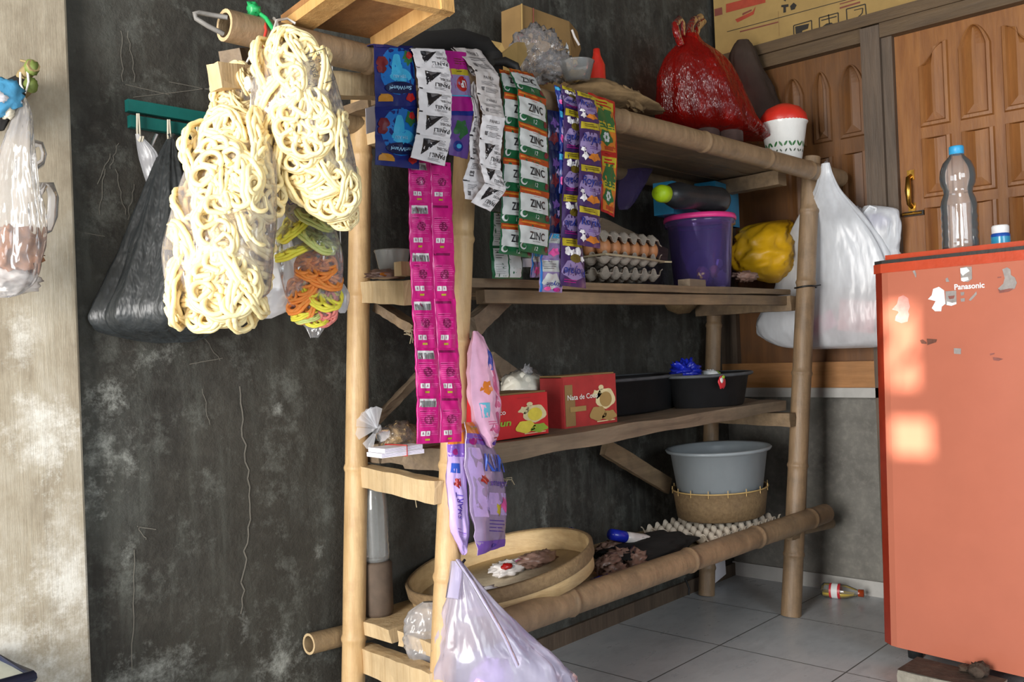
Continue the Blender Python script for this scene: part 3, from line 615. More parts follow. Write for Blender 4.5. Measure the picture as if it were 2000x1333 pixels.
for v_, u_, sp_ in ((.80, .22, .3), (.40, .12, 1.4)):
    c, a, dr = LB.ring(v_); put_cracker('ring_cracker', CM[1 if u_ > 0 else 3], c+RV*a*u_*1.2-FV*(a*dr*.99-.004), -FV+RV*u_*1.2+V((0, 0, .1)), .058, sp_, 'cream curly ring cracker facing out at the front of the largest left bag', 'front crackers in the left bag')
fill(LB, 11, jumble(14, 1), .057+0, 'cream curly ring cracker inside the largest left clear bag', 'crackers in the left bag')
UB = Loft([(82, 532, 585, -.605, .5), (98, 512, 622, -.605, .6), (140, 500, 648, -.605, .62), (200, 496, 664, -.605, .62), (260, 505, 681, -.605, .62), (320, 540, 694, -.605, .6), (365, 580, 699, -.605, .56), (400, 615, 698, -.605, .5), (420, 645, 694, -.605, .35), (442, 672, 688, -.605, .2)])
t = thing('cracker_bag', at(620, 440, y=-.585), 'upper right clear bag of cream ring crackers slanting in front', 'bag of crackers', 'cracker bags hung from the bamboo pole')
m = MB(); UB.mesh(m, 'clear_film', 5, .03, .05, 2); pf = part('plastic_film', m, t)
m = MB(); m.tube(pxpath([(548, 84, -.585), (545, 60, -.54), (540, 44, -.50), (535, 36, -.47)]), .003, 'string_white', 6); m.tube(pxpath([(533, 82, -.585), (536, 55, -.53), (541, 40, -.50), (560, 36, -.48), (577, 46, -.49)]), .0025, 'string_white', 6); part('string', m, t)
m = MB(); m.tube(pxpath([(534, 80, -.565), (534, 58, -.515), (520, 36, -.495), (505, 25, -.475), (495, 20, -.47)]), .004, 'string_green', 7); m.blob(at(496, 20, y=-.475), .014, .01, .012, 'string_green', .4, 3, 5, 12, 8); m.tube(pxpath([(493, 18, -.475), (486, 26, -.475)]), .003, 'string_green'); part('string', m, t, 'green tie string')
for v_, u_, sp_ in ((.45, .15, .3), (.70, .1, 1.0)):
    c, a, dr = UB.ring(v_); put_cracker('ring_cracker', CM[3], c+RV*a*u_-FV*(a*dr*.99-.004), -FV+RV*u_+V((0, 0, -.1)), .052, sp_, 'cream curly ring cracker facing out at the front of the upper right bag', 'front crackers in the upper right bag')
fill(UB, 12, jumble(16, 2, .06, .88), .050+0, 'cream curly ring cracker inside the upper right clear bag', 'crackers in the upper right bag')
# rubber-stamped mark on the film
m = MB(); c0, a0, d0 = UB.ring(.24); sp = at(614, 135, y=c0.y-a0*d0*1.02-.012); ux = (RV*.28-V((0, 0, 1))).normalized(); uy = (RV+V((0, 0, .28))).normalized()
for i, s_ in enumerate(('ANEKA S', 'PAK N', 'DAK E')): put_text(m, s_, sp+uy*(-.017+.016*i)*-1*-1-ux*.004*i, -ux, -uy, .0085, 'ink_dark', .0, .01)
hw, hh = .027, .027
for a_, b_ in (((-hw, -hh), (hw, -hh)), ((hw, -hh), (hw, hh)), ((hw, hh), (-hw, hh)), ((-hw, hh), (-hw, -hh))):
    p = sp+ux*a_[0]+uy*a_[1]; q = sp+ux*b_[0]+uy*b_[1]; m.tube([p, q], .0006, 'ink_dark', 4)
part('stamped_mark', m, pf)
KB = Loft([(142, 440, 492, -.44, .5), (160, 425, 505, -.44, .6), (190, 414, 510, -.44, .6), (240, 404, 510, -.44, .6), (290, 398, 510, -.44, .6), (350, 392, 500, -.44, .5), (380, 400, 490, -.44, .3)])
t = thing('cracker_bag', at(455, 380, y=-.44), 'clear bag of cream ring crackers hanging furthest back behind the others', 'bag of crackers', 'cracker bags hung from the bamboo pole')
m = MB(); KB.mesh(m, 'clear_film', 5, .03, .04, 3); pf = part('plastic_film', m, t)
m = MB(); m.tube(pxpath([(470, 145, -.44), (488, 110, -.46), (495, 80, -.495)]), .002, 'string_white', 6); part('string', m, t)
fill(KB, 13, jumble(8, 3, .1, .8), .045, 'cream curly ring cracker inside the bag furthest back', 'crackers in the rear bag')
OB = Loft([(350, 552, 600, -.47, .45), (375, 545, 618, -.47, .5), (420, 538, 645, -.47, .52), (480, 538, 664, -.47, .52), (540, 547, 668, -.47, .5), (590, 563, 660, -.47, .45), (618, 578, 648, -.47, .35), (640, 596, 636, -.47, .2), (660, 606, 622, -.47, .15)])
t = thing('cracker_bag', at(605, 660, y=-.47), 'small clear bag of orange, pink, yellow and white crackers', 'bag of crackers', 'cracker bags hung from the bamboo pole')
m = MB(); OB.mesh(m, 'clear_film', 5, .04, .06, 4); pf = part('plastic_film', m, t)
m = MB(); m.tube(pxpath([(575, 352, -.47), (560, 250, -.49), (548, 120, -.5), (545, 60, -.5)]), .002, 'string_white', 6); part('string', m, t)
m = MB(); c0, a0, d0 = OB.ring(.12); sp = at(570, 385, y=c0.y-a0*d0-.016)
q = [sp+RV*a+V((0, 0, b)) for a, b in ((-.018, .012), (.012, .022), (.026, -.004), (-.004, -.014))]
for i in range(4): m.tube([q[i], q[(i+1) % 4]], .0008, 's_violet', 4)
part('stamped_mark', m, pf)
rg = random.Random(5)
cols = (('cracker_white', .20, 78, 'white'), ('cracker_green', .27, 20, 'pale green'), ('cracker_yellow', .30, 150, 'yellow'), ('cracker_green', .36, 40, 'pale green'), ('cracker_orange', .46, 60, 'orange'), ('cracker_orange', .50, 15, 'orange'), ('cracker_orange', .54, 130, 'orange'), ('cracker_orange', .60, 160, 'orange'), ('cracker_pink', .64, 55, 'pink'), ('cracker_orange', .66, 150, 'orange'), ('cracker_pink', .70, 25, 'pink'), ('cracker_yellow', .72, 165, 'yellow'), ('cracker_green', .76, 130, 'pale green'), ('cracker_yellow', .79, 70, 'yellow'), ('cracker_yellow', .40, 165, 'yellow'), ('cracker_yellow', .58, 20, 'yellow'))
for cm_, v, deg, word in cols:
    c, a, dr = OB.ring(v); th = R(deg); rr_ = min(.040, a*.8); fac = 1.0 if word in ('white', 'pink') else .45
    p = c+RV*math.cos(th)*a*.42-FV*math.sin(th)*max(a*dr-.02, .004); nrm = -FV*fac+RV*math.cos(th)*.5+V((rg.uniform(-.3, .3), 0, rg.uniform(.3, .9) if fac < 1 else .15))
    put_cracker('coloured_cracker', CMc[cm_], p, nrm, rr_, rg.uniform(0, 6), word+' curly cracker inside the small bag of coloured crackers', word+' crackers in the mixed bag')
# clear bag of pale things behind the cracker bags
CB = Loft([(380, 500, 545, -.36, .3), (430, 470, 560, -.36, .4), (500, 430, 580, -.36, .45), (560, 408, 600, -.36, .45), (595, 408, 585, -.36, .4), (612, 425, 560, -.36, .3), (624, 455, 530, -.36, .15)])
t = thing('clear_bag', at(500, 624, y=-.36), 'clear plastic bag hanging behind and below the cracker bags', 'plastic bag')
m = MB(); CB.mesh(m, 'milky_film', 6, .05, .08, 6); pf = part('plastic_film', m, t)
m = MB(); m.tube(pxpath([(520, 382, -.36), (525, 300, -.4), (530, 180, -.44), (532, 95, -.47)]), .002, 'string_white', 6); part('string', m, t)
SB = Loft([(555, 664, 672, -.40, .5), (575, 656, 682, -.40, .5), (600, 656, 680, -.40, .5), (612, 664, 674, -.40, .3)])
m = MB(); SB.mesh(m, 'milky_film', 4, .05, .06, 7, seg=24); m.tube(pxpath([(668, 556, -.40), (664, 450, -.42), (655, 300, -.45), (648, 110, -.47)]), .001, 'string_white', 4); single('clear_bag', m, 'tiny empty clear bag showing right of the coloured crackers', 'plastic bag')
# dark cord loop past the open end of the pole
m = MB(); m.tube(pxpath([(436, 66, -.47), (405, 50, -.47), (383, 36, -.46), (380, 27, -.46), (390, 25, -.46), (425, 31, -.465), (445, 34, -.475)]), .0045, 'string_grey', 6); single('cord_loop', m, 'grey cord looped out of the open end of the pole', 'cord')

# ---------------------------------------------------------------- sachet strips
class Patch:
    """one pouch on four corners (top left, top right, bottom right, bottom left); u runs right, v down"""
    def __init__(s, q, bulge, crink=.0015, seed=0):
        s.q = [V(p) for p in q]; s.b = bulge; s.c = crink; s.s = seed
        n = (s.q[1]-s.q[0]).cross(s.q[3]-s.q[0]); s.n = n.normalized()
        if s.n.dot(CP-s.q[0]) < 0: s.n = -s.n
    def P(s, u, v, off=0., side=1):
        p = s.q[0].lerp(s.q[1], u).lerp(s.q[3].lerp(s.q[2], u), v)
        uu, vv = min(max(u, 0), 1), min(max(v, 0), 1)
        h = s.b*(max(0, 16*uu*(1-uu)*vv*(1-vv))**.55)
        k = s.c*N3.noise(V((u*4+s.s*3.7, v*5+s.s*1.3, s.s)))*1.4+s.c*N3.noise(V((u*11+s.s, v*9, 3)))*.7
        return p+s.n*(side*(h+.0006)+k+off)
    def body(s, mb, mat, back=None, nu=12, nv=12):
        mb.grid([[s.P(i/nu, j/nv) for i in range(nu+1)] for j in range(nv+1)], mat, True)
        mb.grid([[s.P(i/nu, j/nv, 0, -1) for i in range(nu+1)] for j in range(nv+1)], back or mat, True, flip=True)
        e = [(i/nu, 0) for i in range(nu)]+[(1, j/nv) for j in range(nv)]+[(1-i/nu, 1) for i in range(nu)]+[(0, 1-j/nv) for j in range(nv)]
        mb.grid([[s.P(a, b) for a, b in e], [s.P(a, b, 0, -1) for a, b in e]], mat, False, True)
    def rect(s, mb, u0, v0, u1, v1, mat, lay=1):
        nu, nv = max(2, int(abs(u1-u0)*14)), max(2, int(abs(v1-v0)*14))
        mb.grid([[s.P(u0+(u1-u0)*i/nu, v0+(v1-v0)*j/nv, lay*.00045) for i in range(nu+1)] for j in range(nv+1)], mat, True)
    def ell(s, mb, cu, cv, ru, rv, mat, lay=1, wob=0., seed=0):
        P = []
        for r in (0.001, .35, .7, 1):
            P.append([s.P(cu+ru*r*math.cos(a)*(1+wob*math.sin(a*3+seed)), cv+rv*r*math.sin(a)*(1+wob*math.sin(a*5+seed)), lay*.00045) for a in (2*PI*k/20 for k in range(20))])
        mb.grid(P, mat, True, True)
    def tri(s, mb, pts, mat, lay=1, n=8):
        a, b, c = [V((p[0], p[1], 0)) for p in pts]; P = []
        for i in range(n+1):
            l, r = a.lerp(b, i/n), a.lerp(c, i/n); P.append([s.P(*(l.lerp(r, j/n)[:2]), lay*.00045) for j in range(n+1)])
        mb.grid(P, mat, True)
    def text(s, mb, body, cu, cv, w_, h, mat, rot=False, shear=0., bold=.01, lay=2):
        vs, fs, asp = text(body, shear, bold); k = -1 if rot else 1
        mb.add([s.P(cu+k*a/asp*w_, cv-k*b*h, lay*.00045) for a, b in vs], fs, mat)
    def lines(s, mb, u0, v0, u1, v1, n, mat, seed=0, lay=1, th=.35):
        rg = random.Random(seed)
        for i in range(n):
            v = v0+(v1-v0)*i/n; s.rect(mb, u0, v, u0+(u1-u0)*rg.uniform(.6, 1), v+(v1-v0)/n*th, mat, lay)
    def barcode(s, mb, u0, v0, u1, v1):
        s.rect(mb, u0, v0, u1, v1, 's_white', 1); rg = random.Random(2); u = u0+.02
        while u < u1-.02:
            w_ = rg.uniform(.004, .012); s.rect(mb, u, v0+(v1-v0)*.25, min(u+w_, u1), v1, 's_black', 2); u += w_+rg.uniform(.006, .012)
def corners(rows, y, dy=0.):
    """rows: pixel pairs (left, right) of the tear lines, top to bottom -> one quad per sachet"""
    W = []
    for i, r in enumerate(rows):
        yy = y(i) if callable(y) else y; W.append((at(r[0][0], r[0][1], y=yy), at(r[1][0], r[1][1], y=yy+dy)))
    return [[W[i][0], W[i][1], W[i+1][1], W[i+1][0]] for i in range(len(W)-1)]
def over(rows, y, px_up=14, back=.05):
    """flap of the strip that lies over the pole"""
    a, b = at(*rows[0][0], y=y), at(*rows[0][1], y=y); 
    return [a+V((0, back, .004)), b+V((0, back, .004)), b, a]
def strip(label, quads, draw, bulge, group=None, cat_='sachet strip', name='sachet_strip', seed=0, flap=None):
    lo = min((p for q in quads for p in q), key=lambda p: p.z)
    c = sum((p for q in quads for p in q), V())/(4*len(quads)); t = thing(name, (c.x, c.y, lo.z), label, cat_, group)
    for i, q in enumerate(quads):
        mb = MB(); P = Patch(q, bulge, .0022, seed*10+i); draw(P, mb, i); part('sachet', mb, t)
    if flap:
        mb = MB(); Patch(flap[0], .0008, .001, seed).body(mb, flap[1], None, 6, 4); part('top_flap', mb, t)
    return t
def c4(*pts): return [((700+a[0]/3.81, 70+a[1]/3.81), (700+b[0]/3.81, 70+b[1]/3.81)) for a, b in pts]
def c5(*pts): return [((930+a[0]/2.963, 130+a[1]/2.963), (930+b[0]/2.963, 130+b[1]/2.963)) for a, b in pts]
def d_tea(P, mb, i):
    P.body(mb, 's_navy'); P.ell(mb, .55, .42, .44, .40, 's_blue', 1); P.ell(mb, .52, .36, .13, .22, 's_cyan', 2, .05); P.ell(mb, .60, .50, .26, .12, 's_cyan', 2, .05)
    P.rect(mb, .02, .0, .98, .05, 's_navy', 2)
    P.ell(mb, .16, .28, .13, .09, 's_darkred', 3, .1); P.ell(mb, .14, .40, .11, .07, 's_darkred', 3, .1, 2); P.ell(mb, .80, .2, .12, .12, 's_leaf', 2, .2); P.ell(mb, .84, .16, .08, .06, 's_red', 3, .1)
    P.ell(mb, .56, .70, .36, .10, 's_logo', 4); P.text(mb, 'SariWangi', .56, .70, .54, .085, 's_logotext', True, .1, .02, 7); P.text(mb, 'TEH ASLI', .56, .52, .3, .05, 's_logotext', True, 0, .0, 6)
    P.ell(mb, .22, .86, .17, .06, 's_gold', 3); P.rect(mb, .05, .86, .40, .92, 's_gold', 3); P.ell(mb, .82, .86, .1, .07, 's_red', 3, .15); P.lines(mb, .1, .80, .34, .83, 1, 's_gold', 1, 4)
strip('blue tea sachet strip, leftmost of the sachets over the pole', corners([((730, 86), (806, 91)), ((733, 209), (815, 207)), ((733, 322), (818, 331))], -.522), d_tea, .004, seed=1, flap=(over([((730, 86), (806, 91))], -.522), 's_navy'))
def d_van(P, mb, i):
    P.body(mb, 's_white', 's_silver'); P.tri(mb, ((.22, .14), (.70, .14), (.24, .80)), 's_black'); P.tri(mb, ((.34, .17), (.58, .17), (.36, .34)), 's_gtext', 2)
    P.text(mb, 'PANILI', .72, .72, .46, .17, 's_black', True, 0, .02); P.text(mb, 'MOBIL', .80, .44, .34, .11, 's_black', True, 0, 0); P.lines(mb, .66, .12, .96, .34, 4, 's_gtext', i); P.lines(mb, .46, .84, .9, .95, 3, 's_gtext', i+3)
    P.text(mb, 'CAP', .80, .58, .12, .06, 's_gtext', True); P.rect(mb, -.01, -.03, .1, .03, 's_black', 2)
strip('white vanilla sachet strip with five dark triangles, beside the blue tea sachets', corners(c4(((395, 92), (640, 104)), ((430, 230), (682, 265)), ((450, 388), (692, 432)), ((452, 560), (690, 592)), ((430, 728), (684, 772)), ((388, 905), (640, 970))), lambda i: -.53-.004*i), d_van, .0018, 'vanilla sachet strips', seed=2, flap=(over(c4(((395, 92), (640, 104))), -.53), 's_silver'))
def d_soap(P, mb, i):
    P.body(mb, ('s_magenta', 's_violet')[i])
    if i == 0:
        P.rect(mb, .0, .30, 1, .40, 's_yellow'); P.lines(mb, .45, .33, .75, .38, 1, 's_olive', 1, 2); P.rect(mb, 0, .40, 1, .74, 's_lilac', 1); P.ell(mb, .62, .55, .22, .13, 's_red', 2); P.text(mb, 'UP', .66, .55, .24, .13, 's_white', True, .1, .03, 3); P.rect(mb, 0, .74, 1, .76, 's_cyan', 2); P.lines(mb, .4, .12, .9, .24, 3, 's_darkred', 1)
    else:
        P.ell(mb, .5, .4, .3, .2, 's_leaf', 1, .2); P.ell(mb, .4, .78, .25, .12, 's_royal', 1); P.ell(mb, .42, .78, .12, .05, 's_cyan', 3); P.rect(mb, 0, 0, 1, .1, 's_royal', 2)
strip('pink and yellow soap sachet strip half hidden between the white strips', corners(c4(((625, 108), (800, 125)), ((668, 560), (850, 562)), ((675, 885), (812, 918))), -.512), d_soap, .004, seed=3, flap=(over(c4(((625, 108), (800, 125))), -.512), 's_magenta'))
def d_vanback(P, mb, i):
    if i >= 4: d_van(P, mb, i); return
    P.body(mb, 's_silver' if i < 3 else 's_white'); P.text(mb, 'PANILI', .52, .24, .42, .13, 's_gtext', False, 0, .01); P.lines(mb, .2, .42, .9, .6, 3, 's_gtext', i); P.rect(mb, .18, .66, .3, .82, 's_gtext'); P.lines(mb, .34, .68, .95, .9, 4, 's_gtext', i+5); P.rect(mb, -.01, -.04, .1, .03, 's_black', 2)
    if i == 2: P.tri(mb, ((-.02, .6), (.02, .6), (.1, .95)), 's_logo', 2)
strip('white vanilla sachet strip with a slanting last sachet, second from the tea', corners(c4(((705, 85), (900, 105)), ((868, 258), (1040, 285)), ((885, 430), (1060, 470)), ((925, 585), (1092, 610)), ((900, 765), (1062, 800)), ((905, 955), (1055, 990)), ((945, 1095), (1098, 1150)), ((838, 1240), (985, 1308))), lambda i: (-.50, -.535, -.54, -.542, -.545, -.548, -.55, -.552)[i]), d_vanback, .0018, 'vanilla sachet strips', seed=4)
def d_vanside(P, mb, i):
    P.body(mb, 's_white', 's_silver'); P.rect(mb, -.01, -.04, .3, .03, 's_black', 2)
    if i > 2: P.lines(mb, .2, .2, .7, .5, 4, 's_gtext', i); P.rect(mb, .2, .55, .42, .8, 's_gtext')
strip('white vanilla sachet strip seen edge-on behind the slanting one', corners(c4(((690, 95), (760, 130)), ((835, 270), (868, 285)), ((838, 450), (890, 470)), ((862, 605), (905, 615)), ((826, 740), (905, 755)), ((832, 912), (920, 930)), ((778, 1075), (940, 1092)), ((796, 1215), (862, 1225))), lambda i: (-.49, -.51, -.512, -.514, -.516, -.52, -.522, -.525)[i]), d_vanside, .0015, 'vanilla sachet strips', seed=5)
def d_pink(P, mb, i):
    P.body(mb, 's_pink'); 
    if i % 2 == 0: P.barcode(mb, .08, .06, .80, .235)
    else: P.rect(mb, .05, .05, .78, .10, 's_pinkd', 1)
    P.lines(mb, .1, .30, .92, .68, 9, 's_pinkl', i, 1, .3); P.lines(mb, .1, .32, .5, .36, 1, 's_pinkd', 1, 2); P.ell(mb, .48, .50, .2, .1, 's_pinkd', 1)
    for k in (0, 1):
        P.rect(mb, .14+.2*k, .74, .31+.2*k, .84, 's_white', 2); P.text(mb, ('R', 'A')[k], .225+.2*k, .79, .06, .06, 's_pinkd', False, 0, .01, 3)
    P.lines(mb, .58, .74, .95, .84, 3, 's_pinkl', i+2); P.lines(mb, .32, .90, .6, .95, 1, 's_yellow', 3, 2, .8); P.rect(mb, 0, 0, .02, 1, 's_pinkl', 2)
prow = [((797, 312), (880, 318)), ((799, 396), (883, 398)), ((800, 489), (886, 491)), ((804, 584), (889, 584)), ((810, 680), (895, 680)), ((814, 774), (902, 774)), ((814, 868), (901, 863))]
qs = []
for q in corners(prow, lambda i: -.50-.004*i): mt, mb_ = q[0].lerp(q[1], .5), q[3].lerp(q[2], .5); qs += [[q[0], mt, mb_, q[3]], [mt, q[1], q[2], mb_]]
strip('long strip of bright pink sachets with barcodes, two across', qs, d_pink, .0035, seed=6)
def d_zinc(P, mb, i):
    P.body(mb, 's_green'); P.rect(mb, .0, .0, 1, .20, 's_orange'); P.lines(mb, .03, .05, .98, .17, 1, 's_orangel', i, 2, .5); P.rect(mb, .02, .20, .93, .74, 's_zwhite', 2)
    P.text(mb, 'ZINC', .55, .47, .50, .25, 's_black', False, 0, .02, 4); P.lines(mb, .4, .64, .8, .68, 1, 's_gtext', 1, 3); P.ell(mb, .12, .84, .1, .11, 's_zwhite', 2); P.ell(mb, .14, .82, .07, .08, 's_green', 3); P.ell(mb, .9, .84, .07, .1, 's_darkred', 2); P.text(mb, '12', .55, .86, .1, .12, 's_zwhite', False, 0, 0, 2); P.lines(mb, .42, .24, .62, .27, 1, 's_red', 2, 3)
def zstrip(label, rows, y, seed, dr=None):
    strip(label, corners(rows, y), dr or d_zinc, .004, 'green shampoo sachet strips', seed=seed)
zstrip('green and white shampoo sachet strip nearest the camera, five sachets', c5(((185, 10), (325, 42)), ((238, 132), (404, 190)), ((245, 315), (410, 378)), ((250, 500), (416, 552)), ((250, 690), (420, 732)), ((248, 878), (424, 915)), ((246, 1066), (415, 1095))), lambda i: (-.525, -.552, -.555, -.555, -.555, -.555, -.555)[i], 7)
zstrip('green and white shampoo sachet strip behind and left of the front one', c5(((130, 15), (235, 40)), ((158, 148), (320, 180)), ((160, 338), (322, 372)), ((156, 525), (318, 552)), ((150, 715), (310, 735)), ((143, 905), (305, 920)), ((133, 1082), (320, 1110))), lambda i: (-.51, -.535, -.537, -.537, -.537, -.537, -.537)[i], 8)
def d_zback(P, mb, i):
    P.body(mb, 's_green', 's_green'); P.rect(mb, .07, .04, .5, .96, 's_zwhite'); P.rect(mb, .54, .04, .95, .96, 's_zwhite'); P.lines(mb, .12, .1, .4, .4, 4, 's_gtext', i, 2); P.lines(mb, .1, .55, .46, .9, 6, 's_gtext', i, 2, .2)
    if i == 2: P.text(mb, 'ZINC', .76, .82, .26, .14, 's_black', True, 0, .01, 3)
zstrip('shampoo sachet strip hanging rearmost with its barcode backs showing', c5(((85, 840), (245, 850)), ((80, 1045), (262, 1050)), ((95, 1228), (268, 1230))), lambda i: -.465, 9, d_zback)
def d_roy(P, mb, i, up=False, side=False):
    P.body(mb, 's_purple'); P.rect(mb, .04, .02, .96, .18, 's_yellow', 1); P.lines(mb, .2, .06, .85, .15, 2, 's_olive', i, 3, .4)
    if up:
        P.ell(mb, .5, .5, .48, .26, 's_lilac', 1, .1); P.text(mb, 'Royale', .52, .42, .86, .26, 's_royal', False, .15, .01, 7); P.lines(mb, .4, .58, .95, .66, 2, 's_violet', i, 3); P.ell(mb, .62, .82, .28, .09, 's_orangel', 2, .2); P.ell(mb, .2, .80, .12, .09, 's_white', 2, .3); P.ell(mb, .14, .66, .1, .05, 's_white', 2, .2)
    else:
        [P.ell(mb, fu+.07*math.cos(k*1.26), fv+.05*math.sin(k*1.26), .065, .045, 's_white', 2) for fu, fv in ((.24, .28), (.70, .27), (.46, .33)) for k in range(5)]; P.ell(mb, .55, .42, .24, .09, 's_olive', 3); P.ell(mb, .5, .66, .48, .2, 's_lilac', 1, .1); P.ell(mb, .86, .42, .1, .06, 's_white', 2, .3); P.text(mb, 'Royale', .5, .68, .88, .22, 's_royal', True, .15, .01, 7); P.lines(mb, .1, .86, .8, .95, 2, 's_magenta', i, 3)
strip('purple softener sachet strip on the left with lettering upside down', corners(c5(((488, 105), (575, 140)), ((508, 235), (605, 262)), ((508, 488), (605, 500)), ((500, 735), (600, 745)), ((492, 985), (612, 1000)), ((488, 1268), (636, 1285))), lambda i: -.552), d_roy, .005, 'purple softener sachet strips', seed=10)
strip('purple softener sachet strip on the right with lettering upright', corners(c5(((572, 135), (675, 170)), ((598, 312), (712, 330)), ((598, 560), (726, 580)), ((588, 800), (716, 828)), ((588, 1032), (716, 1055))), lambda i: -.575), lambda P, mb, i: d_roy(P, mb, i, True), .005, 'purple softener sachet strips', seed=11)
def d_blue(P, mb, i):
    P.body(mb, 's_royal'); P.rect(mb, 0, .06, 1, .2, 's_cyan'); P.ell(mb, .6, .45, .35, .2, 's_lilac', 1, .2); P.ell(mb, .3, .7, .2, .1, 's_pinkl', 1)
strip('narrow blue and purple sachet strip at the left edge of the softener', corners(c5(((452, 108), (508, 128)), ((478, 240), (512, 260)), ((482, 490), (512, 500)), ((478, 735), (508, 740))), lambda i: -.543), d_blue, .004, 'purple softener sachet strips', seed=12)
def d_dark(P, mb, i):
    P.body(mb, 's_logo'); P.ell(mb, .5, .3, .3, .12, 's_violet', 1, .3, i); P.ell(mb, .4, .7, .35, .15, 's_darkred', 1, .3, i); P.ell(mb, .7, .5, .15, .08, 's_lilac', 2, .3)
strip('dark floral sachet strip in the gap between shampoo and softener', corners(c5(((412, 250), (478, 262)), ((420, 480), (484, 490)), ((424, 730), (486, 738)), ((420, 960), (486, 968))), lambda i: -.54), d_dark, .004, seed=13)
def d_pale(P, mb, i):
    P.body(mb, 's_lilac'); P.rect(mb, .0, .06, .9, .4, 's_zwhite', 1); P.rect(mb, 0, 0, .08, 1, 's_blue', 2); P.lines(mb, .15, .1, .8, .35, 4, 's_gtext', i, 2)
    if i == 1: P.ell(mb, .5, .66, .4, .22, 's_zwhite', 2, .2); P.text(mb, 'Royale', .58, .76, .7, .18, 's_royal', True, .15, .01, 4); P.ell(mb, .3, .9, .16, .06, 's_pinkl', 3); P.ell(mb, .7, .93, .16, .06, 's_magenta', 3)
    else: P.rect(mb, .2, .02, .8, .2, 's_cyan', 2); P.ell(mb, .6, .75, .3, .16, 's_pinkl', 2, .2)
strip('pale blue softener sachets hanging lowest, left of the purple ones', corners(c5(((430, 965), (490, 970)), ((368, 1110), (482, 1112)), ((366, 1305), (500, 1310))), lambda i: -.545), d_pale, .004, 'purple softener sachet strips', seed=14)
strip('single pale violet sachet peeping out below the shampoo strips', corners(c5(((325, 1070), (372, 1075)), ((314, 1222), (364, 1222))), -.475), d_pale, .003, seed=15)
def d_red(P, mb, i):
    P.body(mb, 's_red'); P.rect(mb, .09, .05, .91, .96, 's_orangel', 1); P.ell(mb, .5, .36, .38, .2, 's_leaf', 2, .15); P.rect(mb, .1, .06, .9, .22, 's_yellow', 2); P.lines(mb, .2, .09, .85, .2, 2, 's_red', 1, 3, .5); P.rect(mb, .12, .46, .88, .6, 's_yellow', 2); P.lines(mb, .2, .49, .85, .58, 2, 's_leaf', 2, 3, .5); P.ell(mb, .42, .72, .3, .13, 's_leaf', 3, .2)
    for k in range(6): P.ell(mb, .42+.1*math.cos(k*1.05), .72+.06*math.sin(k*1.05), .06, .03, 's_zwhite', 4)
    P.rect(mb, .3, .87, .86, .94, 's_orange', 2)
strip('red and yellow sachet strip, last on the right over the pole', corners(c5(((648, 150), (800, 205)), ((712, 498), (815, 515)), ((722, 835), (800, 872))), lambda i: (-.555, -.562, -.562)[i]), d_red, .004, seed=16)

# ---------------------------------------------------------------- pouches hung on the front post
def pouch(label, outline, y, mat, bulge, draw, seed, group='detergent pouches on the front post', pinch=None, dy=0):
    W = [(at(a[0], a[1], y=y), at(b[0], b[1], y=y+dy)) for a, b in outline]
    q = [W[0][0], W[0][1], W[-1][1], W[-1][0]]
    class PP(Patch):
        def P(s, u, v, off=0., side=1):
            k = v*(len(W)-1); j = min(max(int(k), 0), len(W)-2); t_ = k-j; a = W[j][0].lerp(W[j+1][0], t_); b = W[j][1].lerp(W[j+1][1], t_)
            p = a.lerp(b, u); uu, vv = min(max(u, 0), 1), min(max(v, 0), 1)
            h = s.b*(max(0, 16*uu*(1-uu)*vv*(1-vv))**.5); k = s.c*(N3.noise(V((u*3+s.s, v*7, s.s)))*1.6+N3.noise(V((u*9, v*12, s.s))))
            return p+s.n*(side*(h+.0006)+k+off)
    P = PP(q, bulge, .004, seed); mb = MB(); P.body(mb, mat, None, 14, 22); draw(P, mb)
    return single('detergent_pouch', mb, label, 'pouch', group)
cp = lambda x, y: (700+x/2.897, 640+y/2.897)
def o_(*pts): return [(cp(a, y1_), cp(b, y2_)) for a, y1_, b, y2_ in pts]
def d_p1(P, mb):
    P.rect(mb, 0, 0, 1, .12, 'p_orange'); P.lines(mb, .2, .04, .8, .09, 1, 's_yellow', 1, 2, .8); P.rect(mb, 0, .12, 1, .2, 'p_purple'); P.ell(mb, .3, .17, .14, .02, 's_magenta', 2); P.rect(mb, .08, .24, .5, .30, 'p_blue'); P.ell(mb, .4, .36, .2, .03, 's_red', 2, .2)
    vs, fs, asp = text('SMART', 0, .02)
    mb.add([P.P(.38-b*.30, .50-a/asp*.16, .001) for a, b in vs], fs, 'p_deep'); P.lines(mb, .2, .64, .62, .84, 10, 'p_purple', 1, 1, .25); P.rect(mb, .9, .2, .97, .9, 'p_purple')
def d_p2(P, mb):
    P.rect(mb, 0, 0, 1, .10, 'p_orange'); P.text(mb, 'Softergent', .45, .055, .7, .045, 's_yellow', False, .1, .01); P.rect(mb, 0, .10, 1, .19, 'p_purple'); P.lines(mb, .1, .12, .8, .17, 2, 's_magenta', 2, 2)
    P.ell(mb, .12, .17, .09, .03, 's_magenta', 2); P.rect(mb, .02, .22, .30, .72, 'p_lilac', 1); P.text(mb, 'KLIN', .62, .33, .66, .13, 'p_blue', False, .12, .02, 14); P.text(mb, 'softergent', .66, .475, .58, .06, 'p_deep', False, 0, .01, 10); P.ell(mb, .27, .45, .08, .03, 's_red', 3, .3); P.ell(mb, .45, .62, .2, .07, 'p_lilac', 2, .2); P.lines(mb, .3, .74, .95, .84, 4, 'p_deep', 3, 2, .25); P.rect(mb, 0, .9, 1, 1, 'p_purple'); P.ell(mb, .5, .95, .1, .02, 'p_deep', 2)
    P.rect(mb, .36, .54, .9, .70, 'p_lilac', 1); P.ell(mb, .8, .62, .12, .05, 's_pinkl', 3, .3); P.ell(mb, .62, .66, .1, .04, 's_yellow', 3, .3)
